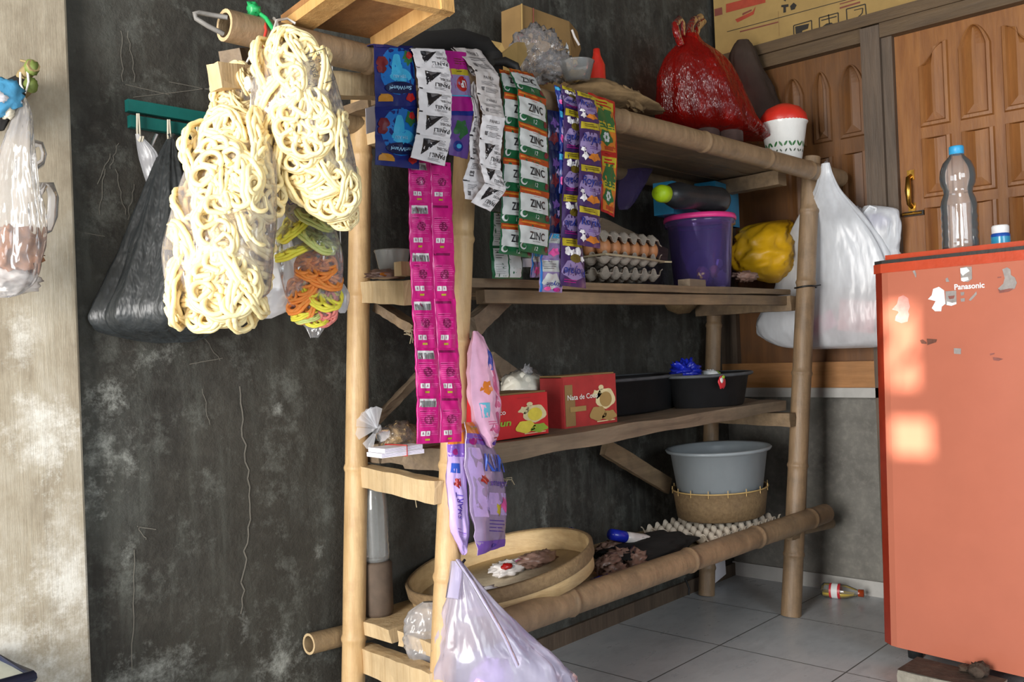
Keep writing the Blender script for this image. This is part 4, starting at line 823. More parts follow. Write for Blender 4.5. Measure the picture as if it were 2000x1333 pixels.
def d_p3(P, mb):
    P.ell(mb, .3, .40, .16, .05, 'p_orange', 1, .2); P.rect(mb, .05, .52, .3, .66, 'p_cyan', 1); P.ell(mb, .5, .78, .3, .05, 'p_rose', 1, .3); P.ell(mb, .6, .2, .16, .08, 'p_blue', 1); P.rect(mb, .55, .25, .72, .92, 'p_rose', 1); P.lines(mb, .2, .84, .5, .92, 2, 's_red', 1); P.ell(mb, .4, .95, .25, .03, 'p_deep', 2); P.lines(mb, .2, .70, .6, .75, 2, 'p_rose', 3, 3)
pouch('lilac detergent pouch with orange header, left one of the purple pair', o_((522, 565, 606, 538), (498, 700, 600, 700), (505, 850, 606, 860), (512, 1000, 612, 1020), (520, 1150, 622, 1180), (560, 1225, 612, 1240), (590, 1288, 601, 1288)), -.475, 'p_lilac', .012, d_p1, 1)
pouch('purple detergent pouch with blue lettering, right one of the pair', o_((600, 535, 690, 540), (608, 640, 752, 660), (604, 760, 800, 770), (622, 900, 818, 910), (640, 1030, 826, 1040), (656, 1160, 830, 1170), (672, 1292, 826, 1238)), -.495, 'p_clear', .016, d_p2, 2, dy=.05)
pouch('pink detergent pouch hanging just above the purple pair', o_((652, 20, 668, 22), (640, 170, 735, 150), (633, 300, 768, 290), (645, 420, 778, 420), (660, 520, 782, 520), (705, 610, 774, 600), (752, 682, 768, 672)), -.49, 'p_pink', .022, d_p3, 3, dy=.03)

# ---------------------------------------------------------------- carrier bags
def bagthing(label, L, mat, folds, amp, nz, seed, handles=(), hr=.008, name='plastic_bag', cat_='plastic bag', seg=64, flat=.35, group=None, crump=0., hmat=None):
    p = L.ring(1)[0]; t = thing(name, (p.x, p.y, p.z), label, cat_, group)
    m = MB(); L.mesh(m, mat, folds, amp, nz, seed, seg, crump=crump); body_ = part('bag_body', m, t)
    for h in handles:
        m = MB(); m.tube(pxpath(h), hr, hmat or mat, 8, flat=flat); part('handle', m, body_)
    return t
# hook rail with the black bag
t = thing('hook_rail', at(320, 262, y=-.02), 'dark green two-slat hook rail on the sooty wall', 'hook rail')
for a, b, h in (((247, 206), (470, 250), .0125), ((252, 237), (470, 281), .0125)):
    p, q = at(*a, y=-.012), at(*b, y=-.012); m = MB(); m.hexa([V((p.x, -.004, p.z-h)), V((q.x, -.004, p.z-h)), V((q.x, -.02, p.z-h)), V((p.x, -.02, p.z-h)), V((p.x, -.004, p.z+h)), V((q.x, -.004, p.z+h)), V((q.x, -.02, p.z+h)), V((p.x, -.02, p.z+h))], 'teal_paint'); part('slat', m, t)
for px in (268, 328, 385):
    m = MB(); yy = (px-247)*.195
    for d_ in (0, 5): m.tube(pxpath([(px+d_*.6, 218+yy, -.03), (px+d_, 250+yy, -.03), (px+d_+1, 268+yy, -.034), (px+d_+5, 272+yy, -.045), (px+d_+7, 262+yy, -.05)]), .0022, 'wire_cream', 6)
    part('hook', m, t)
L = Loft([(272, 326, 342, -.06, .6), (300, 312, 352, -.065, .6), (350, 292, 366, -.08, .55), (420, 266, 385, -.09, .5), (500, 232, 402, -.1, .42), (570, 200, 420, -.11, .38), (615, 178, 424, -.11, .34), (645, 200, 405, -.10, .28), (662, 262, 395, -.09, .18), (670, 310, 370, -.09, .1)], 50)
bagthing('large black plastic bag hanging from the green hook rail', L, 'black_film', 9, .14, .06, 8, [[(330, 262, -.05), (334, 272, -.06), (340, 262, -.05)]], .003, seg=96, crump=.04)
L = Loft([(262, 264, 272, -.04, .5), (300, 270, 306, -.04, .3), (340, 280, 312, -.045, .3), (400, 300, 345, -.05, .3), (480, 318, 352, -.05, .3), (520, 325, 345, -.05, .2)])
bagthing('thin white plastic bag hung behind the black one', L, 'milky_film', 5, .1, .1, 9, [[(290, 300, -.045), (300, 275, -.04), (306, 262, -.04)]], .004)
# nail board on the left with its bags
t = thing('peg', at(60, 140, y=-.07), 'wooden peg with green tip nailed to the pale board, upper one', 'peg')
m = MB(); m.tube([at(44, 150, y=-.06), at(66, 128, y=-.11)], .012, 'peg_wood', 8); part('stick', m, t); m = MB(); m.blob(at(62, 132, y=-.10), .013, .013, .015, 'peg_green', .1, 3, 1, 14, 10); m.tube(pxpath([(40, 118, -.09), (58, 122, -.1)]), .0025, 'peg_wood', 6); part('tip', m, t, 'green tip')
t = thing('peg', at(58, 170, y=-.07), 'wooden peg nailed just below the other, carrying the clear bag', 'peg')
m = MB(); m.tube([at(42, 182, y=-.03), at(60, 165, y=-.09)], .012, 'peg_wood', 8); part('stick', m, t); m = MB(); m.blob(at(60, 166, y=-.09), .013, .012, .014, 'peg_green', .1, 3, 2, 14, 10); m.tube(pxpath([(40, 142, -.08), (40, 165, -.09), (50, 182, -.1), (56, 160, -.1), (54, 140, -.1)]), .0022, 'string_white', 6); part('tip', m, t, 'green tip')
L = Loft([(188, 36, 48, -.11, .6), (220, 28, 60, -.12, .6), (280, 5, 64, -.13, .55), (350, -18, 70, -.13, .55), (420, -35, 82, -.13, .55), (480, -45, 84, -.13, .55), (525, -48, 76, -.13, .5), (555, -40, 62, -.12, .45), (575, -25, 40, -.11, .3), (582, -10, 20, -.11, .2)], 50)
bt = bagthing('clear plastic bag hanging from the peg on the pale board', L, 'clear_film', 7, .08, .06, 10, [[(36, 205, -.12), (30, 195, -.12), (24, 176, -.12)], [(72, 380, -.125), (84, 361, -.12), (97, 362, -.12), (104, 385, -.12), (102, 420, -.12), (92, 445, -.12), (80, 450, -.12)], [(64, 330, -.125), (82, 318, -.12), (86, 300, -.12), (80, 282, -.12), (66, 280, -.12)]], .011, flat=.4, hmat='milky_film', crump=.04)
m = MB(); m.blob(at(15, 490, y=-.12), .055, .035, .04, 'meat', .25, 4, 3, 28, 18); single('bread_bun', m, 'brown lumpy bun inside the clear bag on the board', 'food')
m = MB(); m.blob(at(12, 548, y=-.11), .06, .03, .026, 'wrap_white', .15, 4, 5, 28, 18); single('paper_packet', m, 'white packet at the bottom of the clear bag on the board', 'packet')
L = Loft([(148, 30, 62, -.055, .5), (165, 0, 55, -.06, .5), (200, -30, 40, -.07, .5), (230, -40, 22, -.07, .5), (255, -30, 8, -.07, .4)])
m = MB(); L.mesh(m, 'black_cloth', 5, .08, .08, 4); single('cloth_bag', m, 'black cloth bag at the picture edge behind the peg', 'bag')
m = MB(); m.blob(at(-2, 190, y=-.125), .045, .012, .03, 'cloth_blue', .15, 3, 3, 24, 14, rot=Matrix.Rotation(R(-40), 3, 'Y')); m.blob(at(-8, 190, y=-.13), .02, .012, .012, 'paper', .2, 3, 4, 18, 12); single('cap', m, 'light blue cap tucked against the black cloth bag', 'cap')
m = MB(); m.blob(at(14, 219, y=-.12), .012, .012, .012, 'wire_cream', .2, 3, 3, 14, 10); single('cord_stopper', m, 'small cream bead hanging below the black cloth bag', 'bead')
# box on the floor, bottom left corner
t = thing('storage_box', at(5, 1330, y=-.30), 'pale storage box with a dark blue rim at the bottom corner by the board', 'box')
yb_ = -.22; c0 = at(50, 1318, y=yb_); c1 = at(0, 1254, y=-.06)
bx1 = c0.x; zt = c0.z
m = MB(); m.hexa([V((bx1-.5, -.08, 0)), V((bx1-.02, -.08, 0)), V((bx1-.02, yb_, 0)), V((bx1-.5, yb_, 0)), V((bx1-.5, -.06, zt)), V((bx1, -.06, zt)), V((bx1, yb_-.02, zt)), V((bx1-.5, yb_-.02, zt))], 'crate_plastic'); part('body', m, t)
m = MB(); m.tube([(bx1-.5, -.05, zt), (bx1, -.05, zt), (bx1+.005, yb_-.02, zt), (bx1-.5, yb_-.03, zt)], .010, 'crate_edge', 8); part('rim', m, t, 'dark blue rim')
# white carrier bag on the far post
L = Loft([(319, 1607, 1618, -.575, .5), (345, 1602, 1624, -.57, .5), (380, 1592, 1637, 'x-.22', .5), (440, 1564, 1674, 'x-.14', .34), (500, 1551, 1706, 'x-.115', .3), (560, 1538, 1716, 'x-.11', .28), (610, 1512, 1720, 'x-.11', .27), (640, 1508, 1718, 'x-.11', .26), (662, 1530, 1714, 'x-.11', .24), (676, 1556, 1708, 'x-.11', .2), (681, 1600, 1690, 'x-.11', .12)], 54, (0, -1, 0))
bt = bagthing('big white carrier bag hanging from the far front post beside the fridge', L, 'white_bag', 9, .05, .05, 12, [[(1600, 352, -.50), (1604, 330, -.53), (1612, 317, -.55), (1617, 330, -.58), (1620, 352, -.58)]], .009, crump=.03)
L2 = Loft([(402, 1690, 1700, 'x-.09', .4), (412, 1685, 1738, 'x-.09', .35), (430, 1668, 1742, 'x-.09', .35), (460, 1662, 1742, 'x-.09', .35), (490, 1660, 1738, 'x-.09', .35), (515, 1655, 1742, 'x-.09', .3), (560, 1650, 1720, 'x-.10', .2)], 30, (0, -1, 0))
m = MB(); L2.mesh(m, 'white_bag', 6, .06, .08, 3, top=False, crump=.05); m.tube(pxpath([(1690, 440, 'x-.10'), (1690, 415, 'x-.11'), (1700, 404, 'x-.11'), (1710, 408, 'x-.11'), (1708, 418, 'x-.11')]), .008, 'white_bag', 8, flat=.4); part('bag_mouth', m, bt)
m = MB(); m.box((-.022, -.065, -.055), (.022, .065, .055), 'pink_content', Matrix.Rotation(R(8), 3, 'X'), at(1678, 618, x=-.115)); single('pink_box', m, 'pink box showing through the lower side of the white carrier bag', 'box')
m = MB(); m.box((-.018, -.05, -.03), (.018, .05, .03), 'p_rose', Matrix.Rotation(R(-25), 3, 'X'), at(1610, 632, x=-.12)); single('pink_packet', m, 'rosy packet low in the white carrier bag near the post', 'packet')
m = MB(); m.blob(at(1708, 434, x=-.09), .03, .05, .03, 'purple_content', .15, 3, 2, 24, 14); single('purple_packet', m, 'purple packet in the open mouth of the white carrier bag', 'packet')
m = MB(); m.blob(at(1672, 418, x=-.10), .02, .022, .026, 'milky_film', .2, 4, 2, 20, 14); single('clear_packet', m, 'crumpled clear packet in the mouth of the white carrier bag', 'packet')
# violet carrier bag low on the near post
L = Loft([(1096, 888, 900, -.475, .5), (1115, 888, 916, -.48, .5), (1150, 882, 944, -.49, .5), (1200, 868, 988, -.50, .5), (1250, 856, 1036, -.51, .5), (1300, 848, 1086, -.52, .48), (1340, 846, 1112, -.52, .45), (1400, 850, 1105, -.52, .42), (1470, 870, 1060, -.52, .3), (1500, 900, 1000, -.52, .15)], 54)
bt = bagthing('violet translucent carrier bag hanging low on the near post', L, 'violet_film', 8, .07, .07, 13, [[(884, 1170, -.49), (890, 1130, -.48), (893, 1098, -.47)], [(896, 1098, -.485), (925, 1140, -.535), (960, 1200, -.575), (985, 1245, -.60), (1010, 1300, -.62)]], .015, hmat='violet_film', crump=.07)
m = MB(); m.tube(pxpath([(897, 1105, -.45), (904, 1099, -.48), (908, 1094, -.485)]), .003, 'steel_dark', 6); single('nail', m, 'dark nail in the near post holding the violet carrier bag', 'nail')
m = MB(); m.blob(at(960, 1350, y=-.52), .06, .04, .07, 'p_lilac', .1, 3, 6, 24, 16); single('lilac_packet', m, 'lilac packet glimpsed inside the violet carrier bag', 'packet')
L = Loft([(1176, 826, 850, -.33, .5), (1195, 800, 880, -.33, .5), (1230, 790, 892, -.33, .5), (1265, 794, 895, -.33, .5), (1295, 804, 885, -.33, .5), (1312, 820, 870, -.33, .4)])
bagthing('round knotted white plastic bag on the bottom shelf behind the near post', L, 'milky_film', 11, .06, .07, 14, name='knotted_bag', crump=.15)
# red carrier bag on the top shelf
L = Loft([(66, 1334, 1362, -.28, .6), (84, 1324, 1374, -.28, .6), (102, 1306, 1398, -.28, .6), (120, 1294, 1416, -.28, .6), (150, 1286, 1436, -.28, .6), (190, 1284, 1454, -.28, .6), (230, 1284, 1470, -.28, .6), (258, 1296, 1490, -.28, .58), (274, 1330, 1506, -.28, .5), (282, 1370, 1508, -.28, .35)], 50)
bt = bagthing('red carrier bag with knotted handles standing on the top shelf', L, 'red_film', 7, .07, .05, 15, [[(1330, 88, -.28), (1322, 68, -.28), (1318, 48, -.28), (1328, 36, -.28), (1334, 46, -.28), (1334, 70, -.28)], [(1346, 72, -.28), (1348, 50, -.28), (1356, 38, -.28), (1370, 32, -.28), (1374, 40, -.28), (1362, 54, -.28), (1356, 76, -.28)]], .013, flat=.6)
for i, (u_, v_, rx, rz) in enumerate(((-.46, .66, .044, .085), (.02, .64, .048, .095), (.46, .70, .044, .07))):
    c, a_, d_ = L.ring(v_); c = c+RV*a_*u_; m = MB(); m.lathe([(.001, -rz), (rx, -rz), (rx, rz), (rx*.9, rz+.006), (.001, rz+.006)], c, 'tin_grey', 28)
    single('tin', m, ('dark tin at the wall end of the red carrier bag, seen through it', 'dark tin in the middle of the red carrier bag, seen through it', 'dark short tin at the door end of the red carrier bag')[i], 'tin', 'tins in the red bag')
# purple translucent bag below the top shelf
L = Loft([(300, 1212, 1292, -.12, .4), (330, 1208, 1275, -.12, .45), (370, 1205, 1255, -.12, .4), (400, 1206, 1236, -.12, .3), (410, 1210, 1226, -.12, .2)])
bagthing('dim purple translucent bag drooping below the top shelf', L, 'smoke_purple', 5, .05, .06, 16)

# ---------------------------------------------------------------- upturned crate and things on the top shelf
def para(a, b, c): return [a, b, c, a+(c-b)]
P1, P2 = at(549, 42, y=-.43), at(747, 80, y=-.475); dv = at(886, -6, y=-.70)-P2; P4 = P1+dv; P3 = P2+dv
nn = (P2-P1).cross(dv).normalized(); nn = nn if nn.z > 0 else -nn
t = thing('wooden_tray', (P1+P2)*.5, 'upturned shallow wooden tray resting tilted on top of the rack', 'tray')
m = MB(); m.hexa([P1, P2, P3, P4]+[p+nn*.012 for p in (P1, P2, P3, P4)], 'crate_panel'); part('panel', m, t)
def rail_(a, b, w_=.032, h_=.04):
    d = (b-a).normalized(); s_ = d.cross(nn).normalized(); c = (P1+P3)*.5; s_ = s_ if s_.dot(c-a) > 0 else -s_
    m = MB(); q = [a, b, b+s_*w_, a+s_*w_]; m.hexa([p-nn*h_ for p in q]+[p+nn*.001 for p in q], 'crate_wood'); part('frame_rail', m, t)
rail_(P2, P3, .030, .03); rail_(P1, P4, .045, .02); rail_(P4, P3, .02, .03)
m = MB(); m.tube(pxpath([(770, 112, -.36), (830, 84, -.36), (900, 76, -.36), (945, 88, -.36), (967, 112, -.37), (968, 140, -.40)]), [.022, .026, .024, .022, .02, .018], 'black_cloth', 12); single('black_cloth_roll', m, 'black rolled cloth lying along the top shelf behind the sachets', 'cloth')
m = MB(); m.tube(pxpath([(962, 122, -.44), (985, 120, -.44), (1008, 130, -.45), (1014, 142, -.46)]), [.008, .011, .01, .006], 'black_rubber', 10); single('black_strap', m, 'short black strap over the pole above the shampoo sachets', 'strap')
t = thing('carton', at(1060, 120, y=-.14), 'tall brown open carton leaning at the back of the top shelf', 'carton')
q = [at(1018, 8, y=-.14), at(1112, 42, y=-.14), at(1120, 140, y=-.14), at(1016, 140, y=-.14)]; q[2].z = q[3].z = 1.556
m = MB(); m.poly(q, 'carton_dim', (0, 1, 0), .08); m.tube([q[0]+V((0, -.002, 0)), q[3]+V((0, -.002, 0))], .003, 'carton_kraft', 6); m.tube([at(1042, 16, y=-.145), at(1042, 110, y=-.145)], .002, 'ink_maroon', 4); part('side', m, t)
m = MB(); m.poly([at(1112, 42, y=-.14), at(1128, 62, y=-.10), at(1135, 96, y=-.08), at(1120, 140, y=-.14)], 'carton_dim', (0, .01, 0), .3); m.tube(pxpath([(1117, 58, -.145), (1122, 72, -.145), (1131, 88, -.145)]), .004, 'wrap_white', 6); part('flap', m, t)
m = MB(); q = [at(938, 74, y=-.20), at(980, 84, y=-.22), at(1010, 150, y=-.26), at(945, 150, y=-.2)]; m.poly(q, 'carton_kraft', (0, 1, 0), .015); m.poly([at(972, 112, y=-.32), at(1010, 82, y=-.30), at(1045, 84, y=-.28), at(1010, 140, y=-.32)], 'carton_kraft', (0, 1, 0), .012); single('carton_flap', m, 'torn piece of brown carton behind the sachet strips', 'carton')
m = MB(); m.blob(at(1052, 108, y=-.27),   .085, .06, .075, 'crumple_film', .2, 4, 2, 40, 26); m.blob(at(1085, 130, y=-.30), .06, .04, .04, 'crumple_film', .25, 5, 6, 32, 20); single('crumpled_bag', m, 'crumpled clear plastic bag heaped on the top shelf by the tall carton', 'plastic bag')
m = MB(); m.blob(at(1107, 103, y=-.30), .008, .006, .022, 'sticker_white', .3, 5, 1, 14, 12); single('foil_scrap', m, 'glinting silver foil scrap beside the crumpled clear bag', 'foil')
c = at(1128, 158, y=-.36); s_ = mpp(c); t = thing('plastic_cup', (c.x, c.y, c.z), 'small clear plastic tub standing among the goods on the top shelf', 'tub')
m = MB(); m.lathe([(.001, 0), (24*s_, 0), (33*s_, 34*s_), (35*s_, 36*s_), (33*s_, 37*s_), (31.5*s_, 34*s_), (23*s_, 3*s_), (.001, 3*s_)], c, 'cup_film', 32); part('body', m, t)
m = MB(); m.blob(c+V((0, 0, .014)), .028, .028, .014, 'carton_kraft', .2, 4, 3, 20, 12); single('snack_pile', m, 'yellowish crumbs in the small clear tub', 'food')
m = MB(); c = at(1165, 96, y=-.22); m.lathe([(.001, 1.556), (.024, 1.556), (.026, 1.60), (.024, c.z-.05), (.012, c.z-.02), (.010, c.z), (.001, c.z)], (c.x, c.y, 0), 'red_lid', 20); single('red_bottle', m, 'slim red bottle at the back of the top shelf', 'bottle')
L = Loft([(158, 1120, 1185, -.34, .6), (172, 1100, 1215, -.35, .6), (190, 1100, 1250, -.36, .55), (208, 1120, 1285, -.37, .5), (222, 1170, 1300, -.38, .4)])
m = MB(); L.mesh(m, 'brown_cloth', 6, .05, .12, 5); single('brown_sack', m, 'dusty brown sack slumped over the front pole', 'sack')
m = MB(); m.blob(at(1235, 196, y=-.42), .05, .025, .022, 'brown_cloth', .3, 4, 8, 28, 16, rot=Matrix.Rotation(R(22), 3, 'Y')); single('cloth_knot', m, 'knotted end of the brown sack poking out over the pole', 'cloth')
# enamel pot with the red cover
c = at(1533, 300, y=-.43); c.z = 1.556; s_ = mpp(c); s0_ = s_; sv = (at(1533, 198, y=-.43).z-1.556)/98
t = thing('enamel_pot', c, 'white pot with a green leaf border at the door end of the top shelf', 'pot')
m = MB(); prof = [(.001, 0), (27*s_, 0), (32*s_, 6*sv), (43*s_, 58*sv), (46*s_, 62*sv), (45*s_, 64*sv), (41*s_, 58*sv), (.001, 56*sv)]; m.lathe(prof, c, 'enamel', 44); pot_b = part('body', m, t); m = MB()
rg = random.Random(4)
for k in range(26):
    for zz, sz, mt in ((26, 5.5, 'leaf_green'), (16, 3.5, 'leaf_dark')):
        a = 2*PI*k/26+rg.uniform(-.05, .05); r0 = (32+11*(zz-6)/52)*s_+.0008; q = []
        for b in range(8):
            an = 2*PI*b/8; du = math.cos(an)*sz*.45*s_; dz = math.sin(an)*sz*s_*rg.uniform(.7, 1); sl = dz*.5*(1 if k % 2 else -1)
            aa = a+(du+sl)/r0; rz = (32+11*((zz*sv+dz)/sv-6)/52)*s_+.0008; q.append(c+V((rz*math.cos(aa), rz*math.sin(aa), zz*sv+dz)))
        m.poly(q, mt)
part('leaf_border', m, pot_b, 'green leaf border')
m = MB(); m.lathe([(44*s_, 60*sv), (46*s_, 62*sv), (43*s_, 74*sv), (33*s_, 84*sv), (14*s_, 91*sv), (.001, 92*sv)], c, 'red_lid', 40); part('lid', m, t, 'domed red lid')
L = Loft([(78, 1440, 1462, -.22, .5), (100, 1428, 1476, -.22, .6), (140, 1424, 1492, -.22, .6), (185, 1424, 1516, -.22, .6), (230, 1428, 1524, -.22, .6), (262, 1436, 1520, -.22, .5)])
m = MB(); L.mesh(m, 'dark_sack', 5, .05, .10, 9, crump=.05); single('dark_sack', m, 'dark brown sack in shadow behind the red carrier bag', 'sack')

# ---------------------------------------------------------------- goods on the eye-level shelf
def tray_mesh(mb, c, nx, ny, cell, h, mat, rz=0, inv=False, skirt=True, thick=.003, sub=6):
    rot = Matrix.Rotation(rz, 3, 'Z'); P = []
    for j in range(ny*sub+1):
        row = []
        for i in range(nx*sub+1):
            x, y = i/sub, j/sub
            pk = (math.cos(PI*x)**2)*(math.cos(PI*y)**2); rid = max(math.cos(PI*x)**6, math.cos(PI*y)**6)*.42
            zz = h*max(pk**.8, rid)
            if pk > .8: zz = h*.86
            zz += .0015*N3.noise(V((x*3, y*3, c[2]*9)))
            if inv: zz = -zz
            row.append(rot @ V(((x-nx/2)*cell, (y-ny/2)*cell, zz))+V(c))
        P.append(row)
    mb.grid(P, mat, True); mb.grid([[p-V((0, 0, thick)) for p in r] for r in P], mat, True, flip=True)
    for e in (P[0], P[-1], [r[0] for r in P], [r[-1] for r in P]): mb.grid([e, [p-V((0, 0, thick)) for p in e]], mat, True)
rz = 0
ex, ey = at(1200, 500, y=-.24).x-.06, -.24
for k, (zz, inv, lb) in enumerate(((z1+.022, False, 'lower grey egg tray of the tied stack on the eye-level shelf'), (z1+.066, False, 'middle grey egg tray holding brown eggs in the tied stack'), (z1+.160, True, 'upper grey egg tray turned over the brown eggs'))):
    m = MB(); tray_mesh(m, (ex, ey, zz), 6, 5, .047, .040, 'pulp', rz, inv); single('egg_tray', m, lb, 'egg tray', 'egg trays in the tied stack')
eggm = MB(); eggm.lathe([(.0215*math.sin(PI*i/14)*(1-.12*math.cos(PI*i/14)), -.028*math.cos(PI*i/14)) for i in range(15)], (0, 0, 0), 'egg', 20); eggme = mesh_of('egg', eggm)
for i in range(6):
    for j in range(2):
        o = bpy.data.objects.new('egg', eggme); C.objects.link(o); o.location = (ex+(i-2.5)*.047, ey+(-2+j)*.047, z1+.110); o.rotation_euler = (random.uniform(-.1, .1), random.uniform(-.1, .1), 0)
        tag(o, ('brown egg in the front row between the tied egg trays', 'brown egg in the second row between the tied egg trays')[j], 'egg', ('front row of eggs', 'second row of eggs')[j])
z1_ = z1; z1 = z1+.016; m = MB(); hx, hy_ = .145, .122; m.tube([(ex-hx, ey-hy_, z1+.072), (ex, ey-hy_-.006, z1+.068), (ex+hx, ey-hy_, z1+.062), (ex+hx+.004, ey, z1+.064), (ex+hx, ey+hy_, z1+.066), (ex-hx, ey+hy_, z1+.07)], .0035, 'twine', 6, closed=True); m.tube([(ex+hx, ey-hy_, z1+.062), (ex+hx+.01, ey-hy_-.02, z1+.06)], .003, 'twine', 6); single('twine', m, 'pale twine tied round the egg trays', 'twine'); z1 = z1_
# violet tub with pink lid, bottle and blue container
bc = at(1371, 540, y=-.30); bc.z = z1+.004; s_ = mpp(bc); sv = (at(1371, 418, y=-.33).z-bc.z)/117
t = thing('plastic_tub', bc, 'violet see-through tub with a pink lid on the eye-level shelf', 'tub')
m = MB(); m.lathe([(.001, 0), (52*s_, 0), (54*s_, 3*sv), (63*s_, 100*sv), (68*s_, 100*sv), (68*s_, 108*sv), (66*s_, 110*sv), (62.5*s_, 100*sv), (53*s_, 4*sv), (.001, 3*sv)], bc, 'violet_tub', 48); part('body', m, t)
m = MB(); m.lathe([(.001, 112*sv), (60*s_, 112*sv), (64*s_, 116*sv), (68*s_, 116*sv), (70*s_, 112*sv), (70*s_, 108*sv), (67*s_, 108*sv), (.001, 109*sv)], bc, 'pink_lid', 48); part('lid', m, t, 'pink lid')
for i, (dx, dy, dz, sz, mt, lb) in enumerate(((-.005, -.05, .055, .02, 'egg', 'brown lump inside the violet tub'), (.02, -.06, .03, .028, 'wrap_white', 'white packet inside the violet tub'), (.045, -.04, .085, .014, 'paper', 'round white thing high inside the violet tub'), (-.06, -.04, .045, .026, 'wrap_brown', 'brown packet inside the violet tub'))):
    m = MB(); m.blob(bc+V((dx, dy, dz)), sz, sz*.7, sz, mt, .15, 3, i, 20, 14); single('packet', m, lb, 'packet')
lidz = bc.z+117*sv
c = V((at(1363, 395, y=-.21).x, -.21, lidz)); t = thing('blue_container', c, 'blue translucent container standing on the pink tub lid', 'container')
q0, q1 = at(1297, 380, y=-.25), at(1428, 362, y=-.19)
m = MB(); Rz = Matrix.Rotation(R(8), 3, 'Z'); xw = (q1-q0).length
hb_ = at(1340, 366, y=-.24).z-lidz; m.box((-xw*.5, -.035, 0), (xw*.5, .035, hb_), 'blue_tub', Rz, c); part('body', m, t)
m = MB(); m.box((xw*.12, -.04, .0), (xw*.5+.006, .04, at(1405, 355, y=-.24).z-lidz), 'blue_tub', Rz, c); part('lid', m, t)
p0, p1 = at(1286, 416, y=-.33), at(1408, 394, y=-.36); r0 = 26*mpp(p1)
p0.z = lidz+r0*1.0; p1.z = lidz+r0*1.02
t = thing('drink_bottle', (p0+p1)*.5-V((0, 0, r0)), 'black drink bottle with a lime cap lying on the pink tub lid', 'bottle')
d = (p1-p0); Ls = d.length; rot = d.to_track_quat('Z', 'Y').to_matrix()
m = MB(); m.lathe([(.001, Ls*.12), (r0*.55, Ls*.12), (r0*.8, Ls*.2), (r0*.98, Ls*.3), (r0*.86, Ls*.5), (r0*.84, Ls*.6), (r0, Ls*.78), (r0, Ls*.96), (r0*.9, Ls), (r0*.75, Ls), (r0*.7, Ls*.985), (.001, Ls*.985)], p0, 'black_bottle', 32, rot=rot); part('body', m, t)
m = MB(); m.lathe([(.001, -.004), (r0*.45, -.004), (r0*.62, Ls*.04), (r0*.62, Ls*.12), (.001, Ls*.12)], p0, 'neon', 24, rot=rot); part('cap', m, t, 'lime green cap')
# yellow bag
L = Loft([(430, 1520, 1542, -.30, .3), (440, 1462, 1546, -.30, .4), (465, 1436, 1548, -.30, .5), (500, 1428, 1549, -.30, .55), (525, 1440, 1542, -.30, .5), (543, 1470, 1530, -.30, .4), (553, 1502, 1522, -.30, .2)])
m = MB(); L.mesh(m, 'yellow_bag', 4, .05, .10, 17, crump=.16); single('yellow_bag', m, 'crumpled yellow plastic bag at the end of the eye-level shelf', 'plastic bag')
m = MB(); m.blob(at(1455, 545, y=-.36)+V((0, 0, .008)), .06, .03, .018, 'wrap_brown', .25, 5, 5, 30, 16); single('brown_packet', m, 'dull brown packet between the violet tub and yellow bag', 'packet')
m = MB(); c = at(1352, 545, y=-.40); m.box((-.055, -.02, 0), (.05, .02, .022), 'board_wood_grey', Matrix.Rotation(R(5), 3, 'Z'), (c.x, c.y, z1+.001)); single('wood_offcut', m, 'short grey wood offcut in front of the violet tub', 'wood block')
c = at(768, 536, y=-.33); c.z = z1+.004; s_ = mpp(c); sv = (at(768, 485, y=-.36).z-c.z)/48
m = MB(); m.lathe([(.001, 0), (18*s_, 0), (28*s_, 18*sv), (34*s_, 44*sv), (36*s_, 46*sv), (35*s_, 48*sv), (33*s_, 45*sv), (26*s_, 18*sv), (.001, 3*sv)], c, 'bowl_film', 40); single('plastic_bowl', m, 'small frosted bowl on the near end of the eye-level shelf', 'bowl')
m = MB(); m.tube([V((at(a, b, y=-.37).x, -.37, z1+.006)) for a, b in ((742, 550), (755, 548), (768, 546), (778, 546))], .006, 's_orangel', 8, flat=.5); single('orange_wrapper', m, 'orange wrapper strip lying below the frosted bowl', 'wrapper')
m = MB(); c = at(790, 540, y=-.40); m.box((-.018, -.012, 0), (.016, .012, .03), 'pale_wood', None, (c.x, c.y, z1+.001)); single('wood_block', m, 'small pale wood block beside the frosted bowl', 'wood block')
m = MB(); c = at(755, 552, y=-.35); m.blob((c.x, c.y, z1+.006), .05, .03, .012, 'wrap_brown', .3, 5, 7, 24, 12, flatb=.006); single('brown_wrapper', m, 'crumpled brown wrapper under the frosted bowl', 'wrapper')
m = MB(); q = [at(714, 212, y=-.46), at(732, 206, y=-.46), at(735, 256, y=-.46), at(716, 262, y=-.46)]; m.poly(q, 'paper', (0, 1, 0), .001); single('paper_tag', m, 'small white paper tag behind the tea sachets', 'paper')
m = MB(); q = [at(1021, 505, y=-.46), at(1038, 505, y=-.46), at(1038, 522, y=-.46), at(1021, 522, y=-.46)]; m.poly(q, 'paper', (0, 1, 0), .001); single('price_tag', m, 'tiny white tag below the shampoo sachets', 'paper')
c = at(1330, 575, y=-.05); s_ = mpp(c); m = MB(); m.lathe([(.001, -40*s_), (22*s_, -34*s_), (36*s_, -16*s_), (42*s_, 8*s_), (42*s_, 12*s_), (39*s_, 8*s_), (33*s_, -14*s_), (.001, -36*s_)], c, 'basket_brown', 36, rot=Matrix.Rotation(R(12), 3, 'X')); single('hanging_dipper', m, 'round brown gourd-like bowl showing below the eye-level shelf', 'bowl')

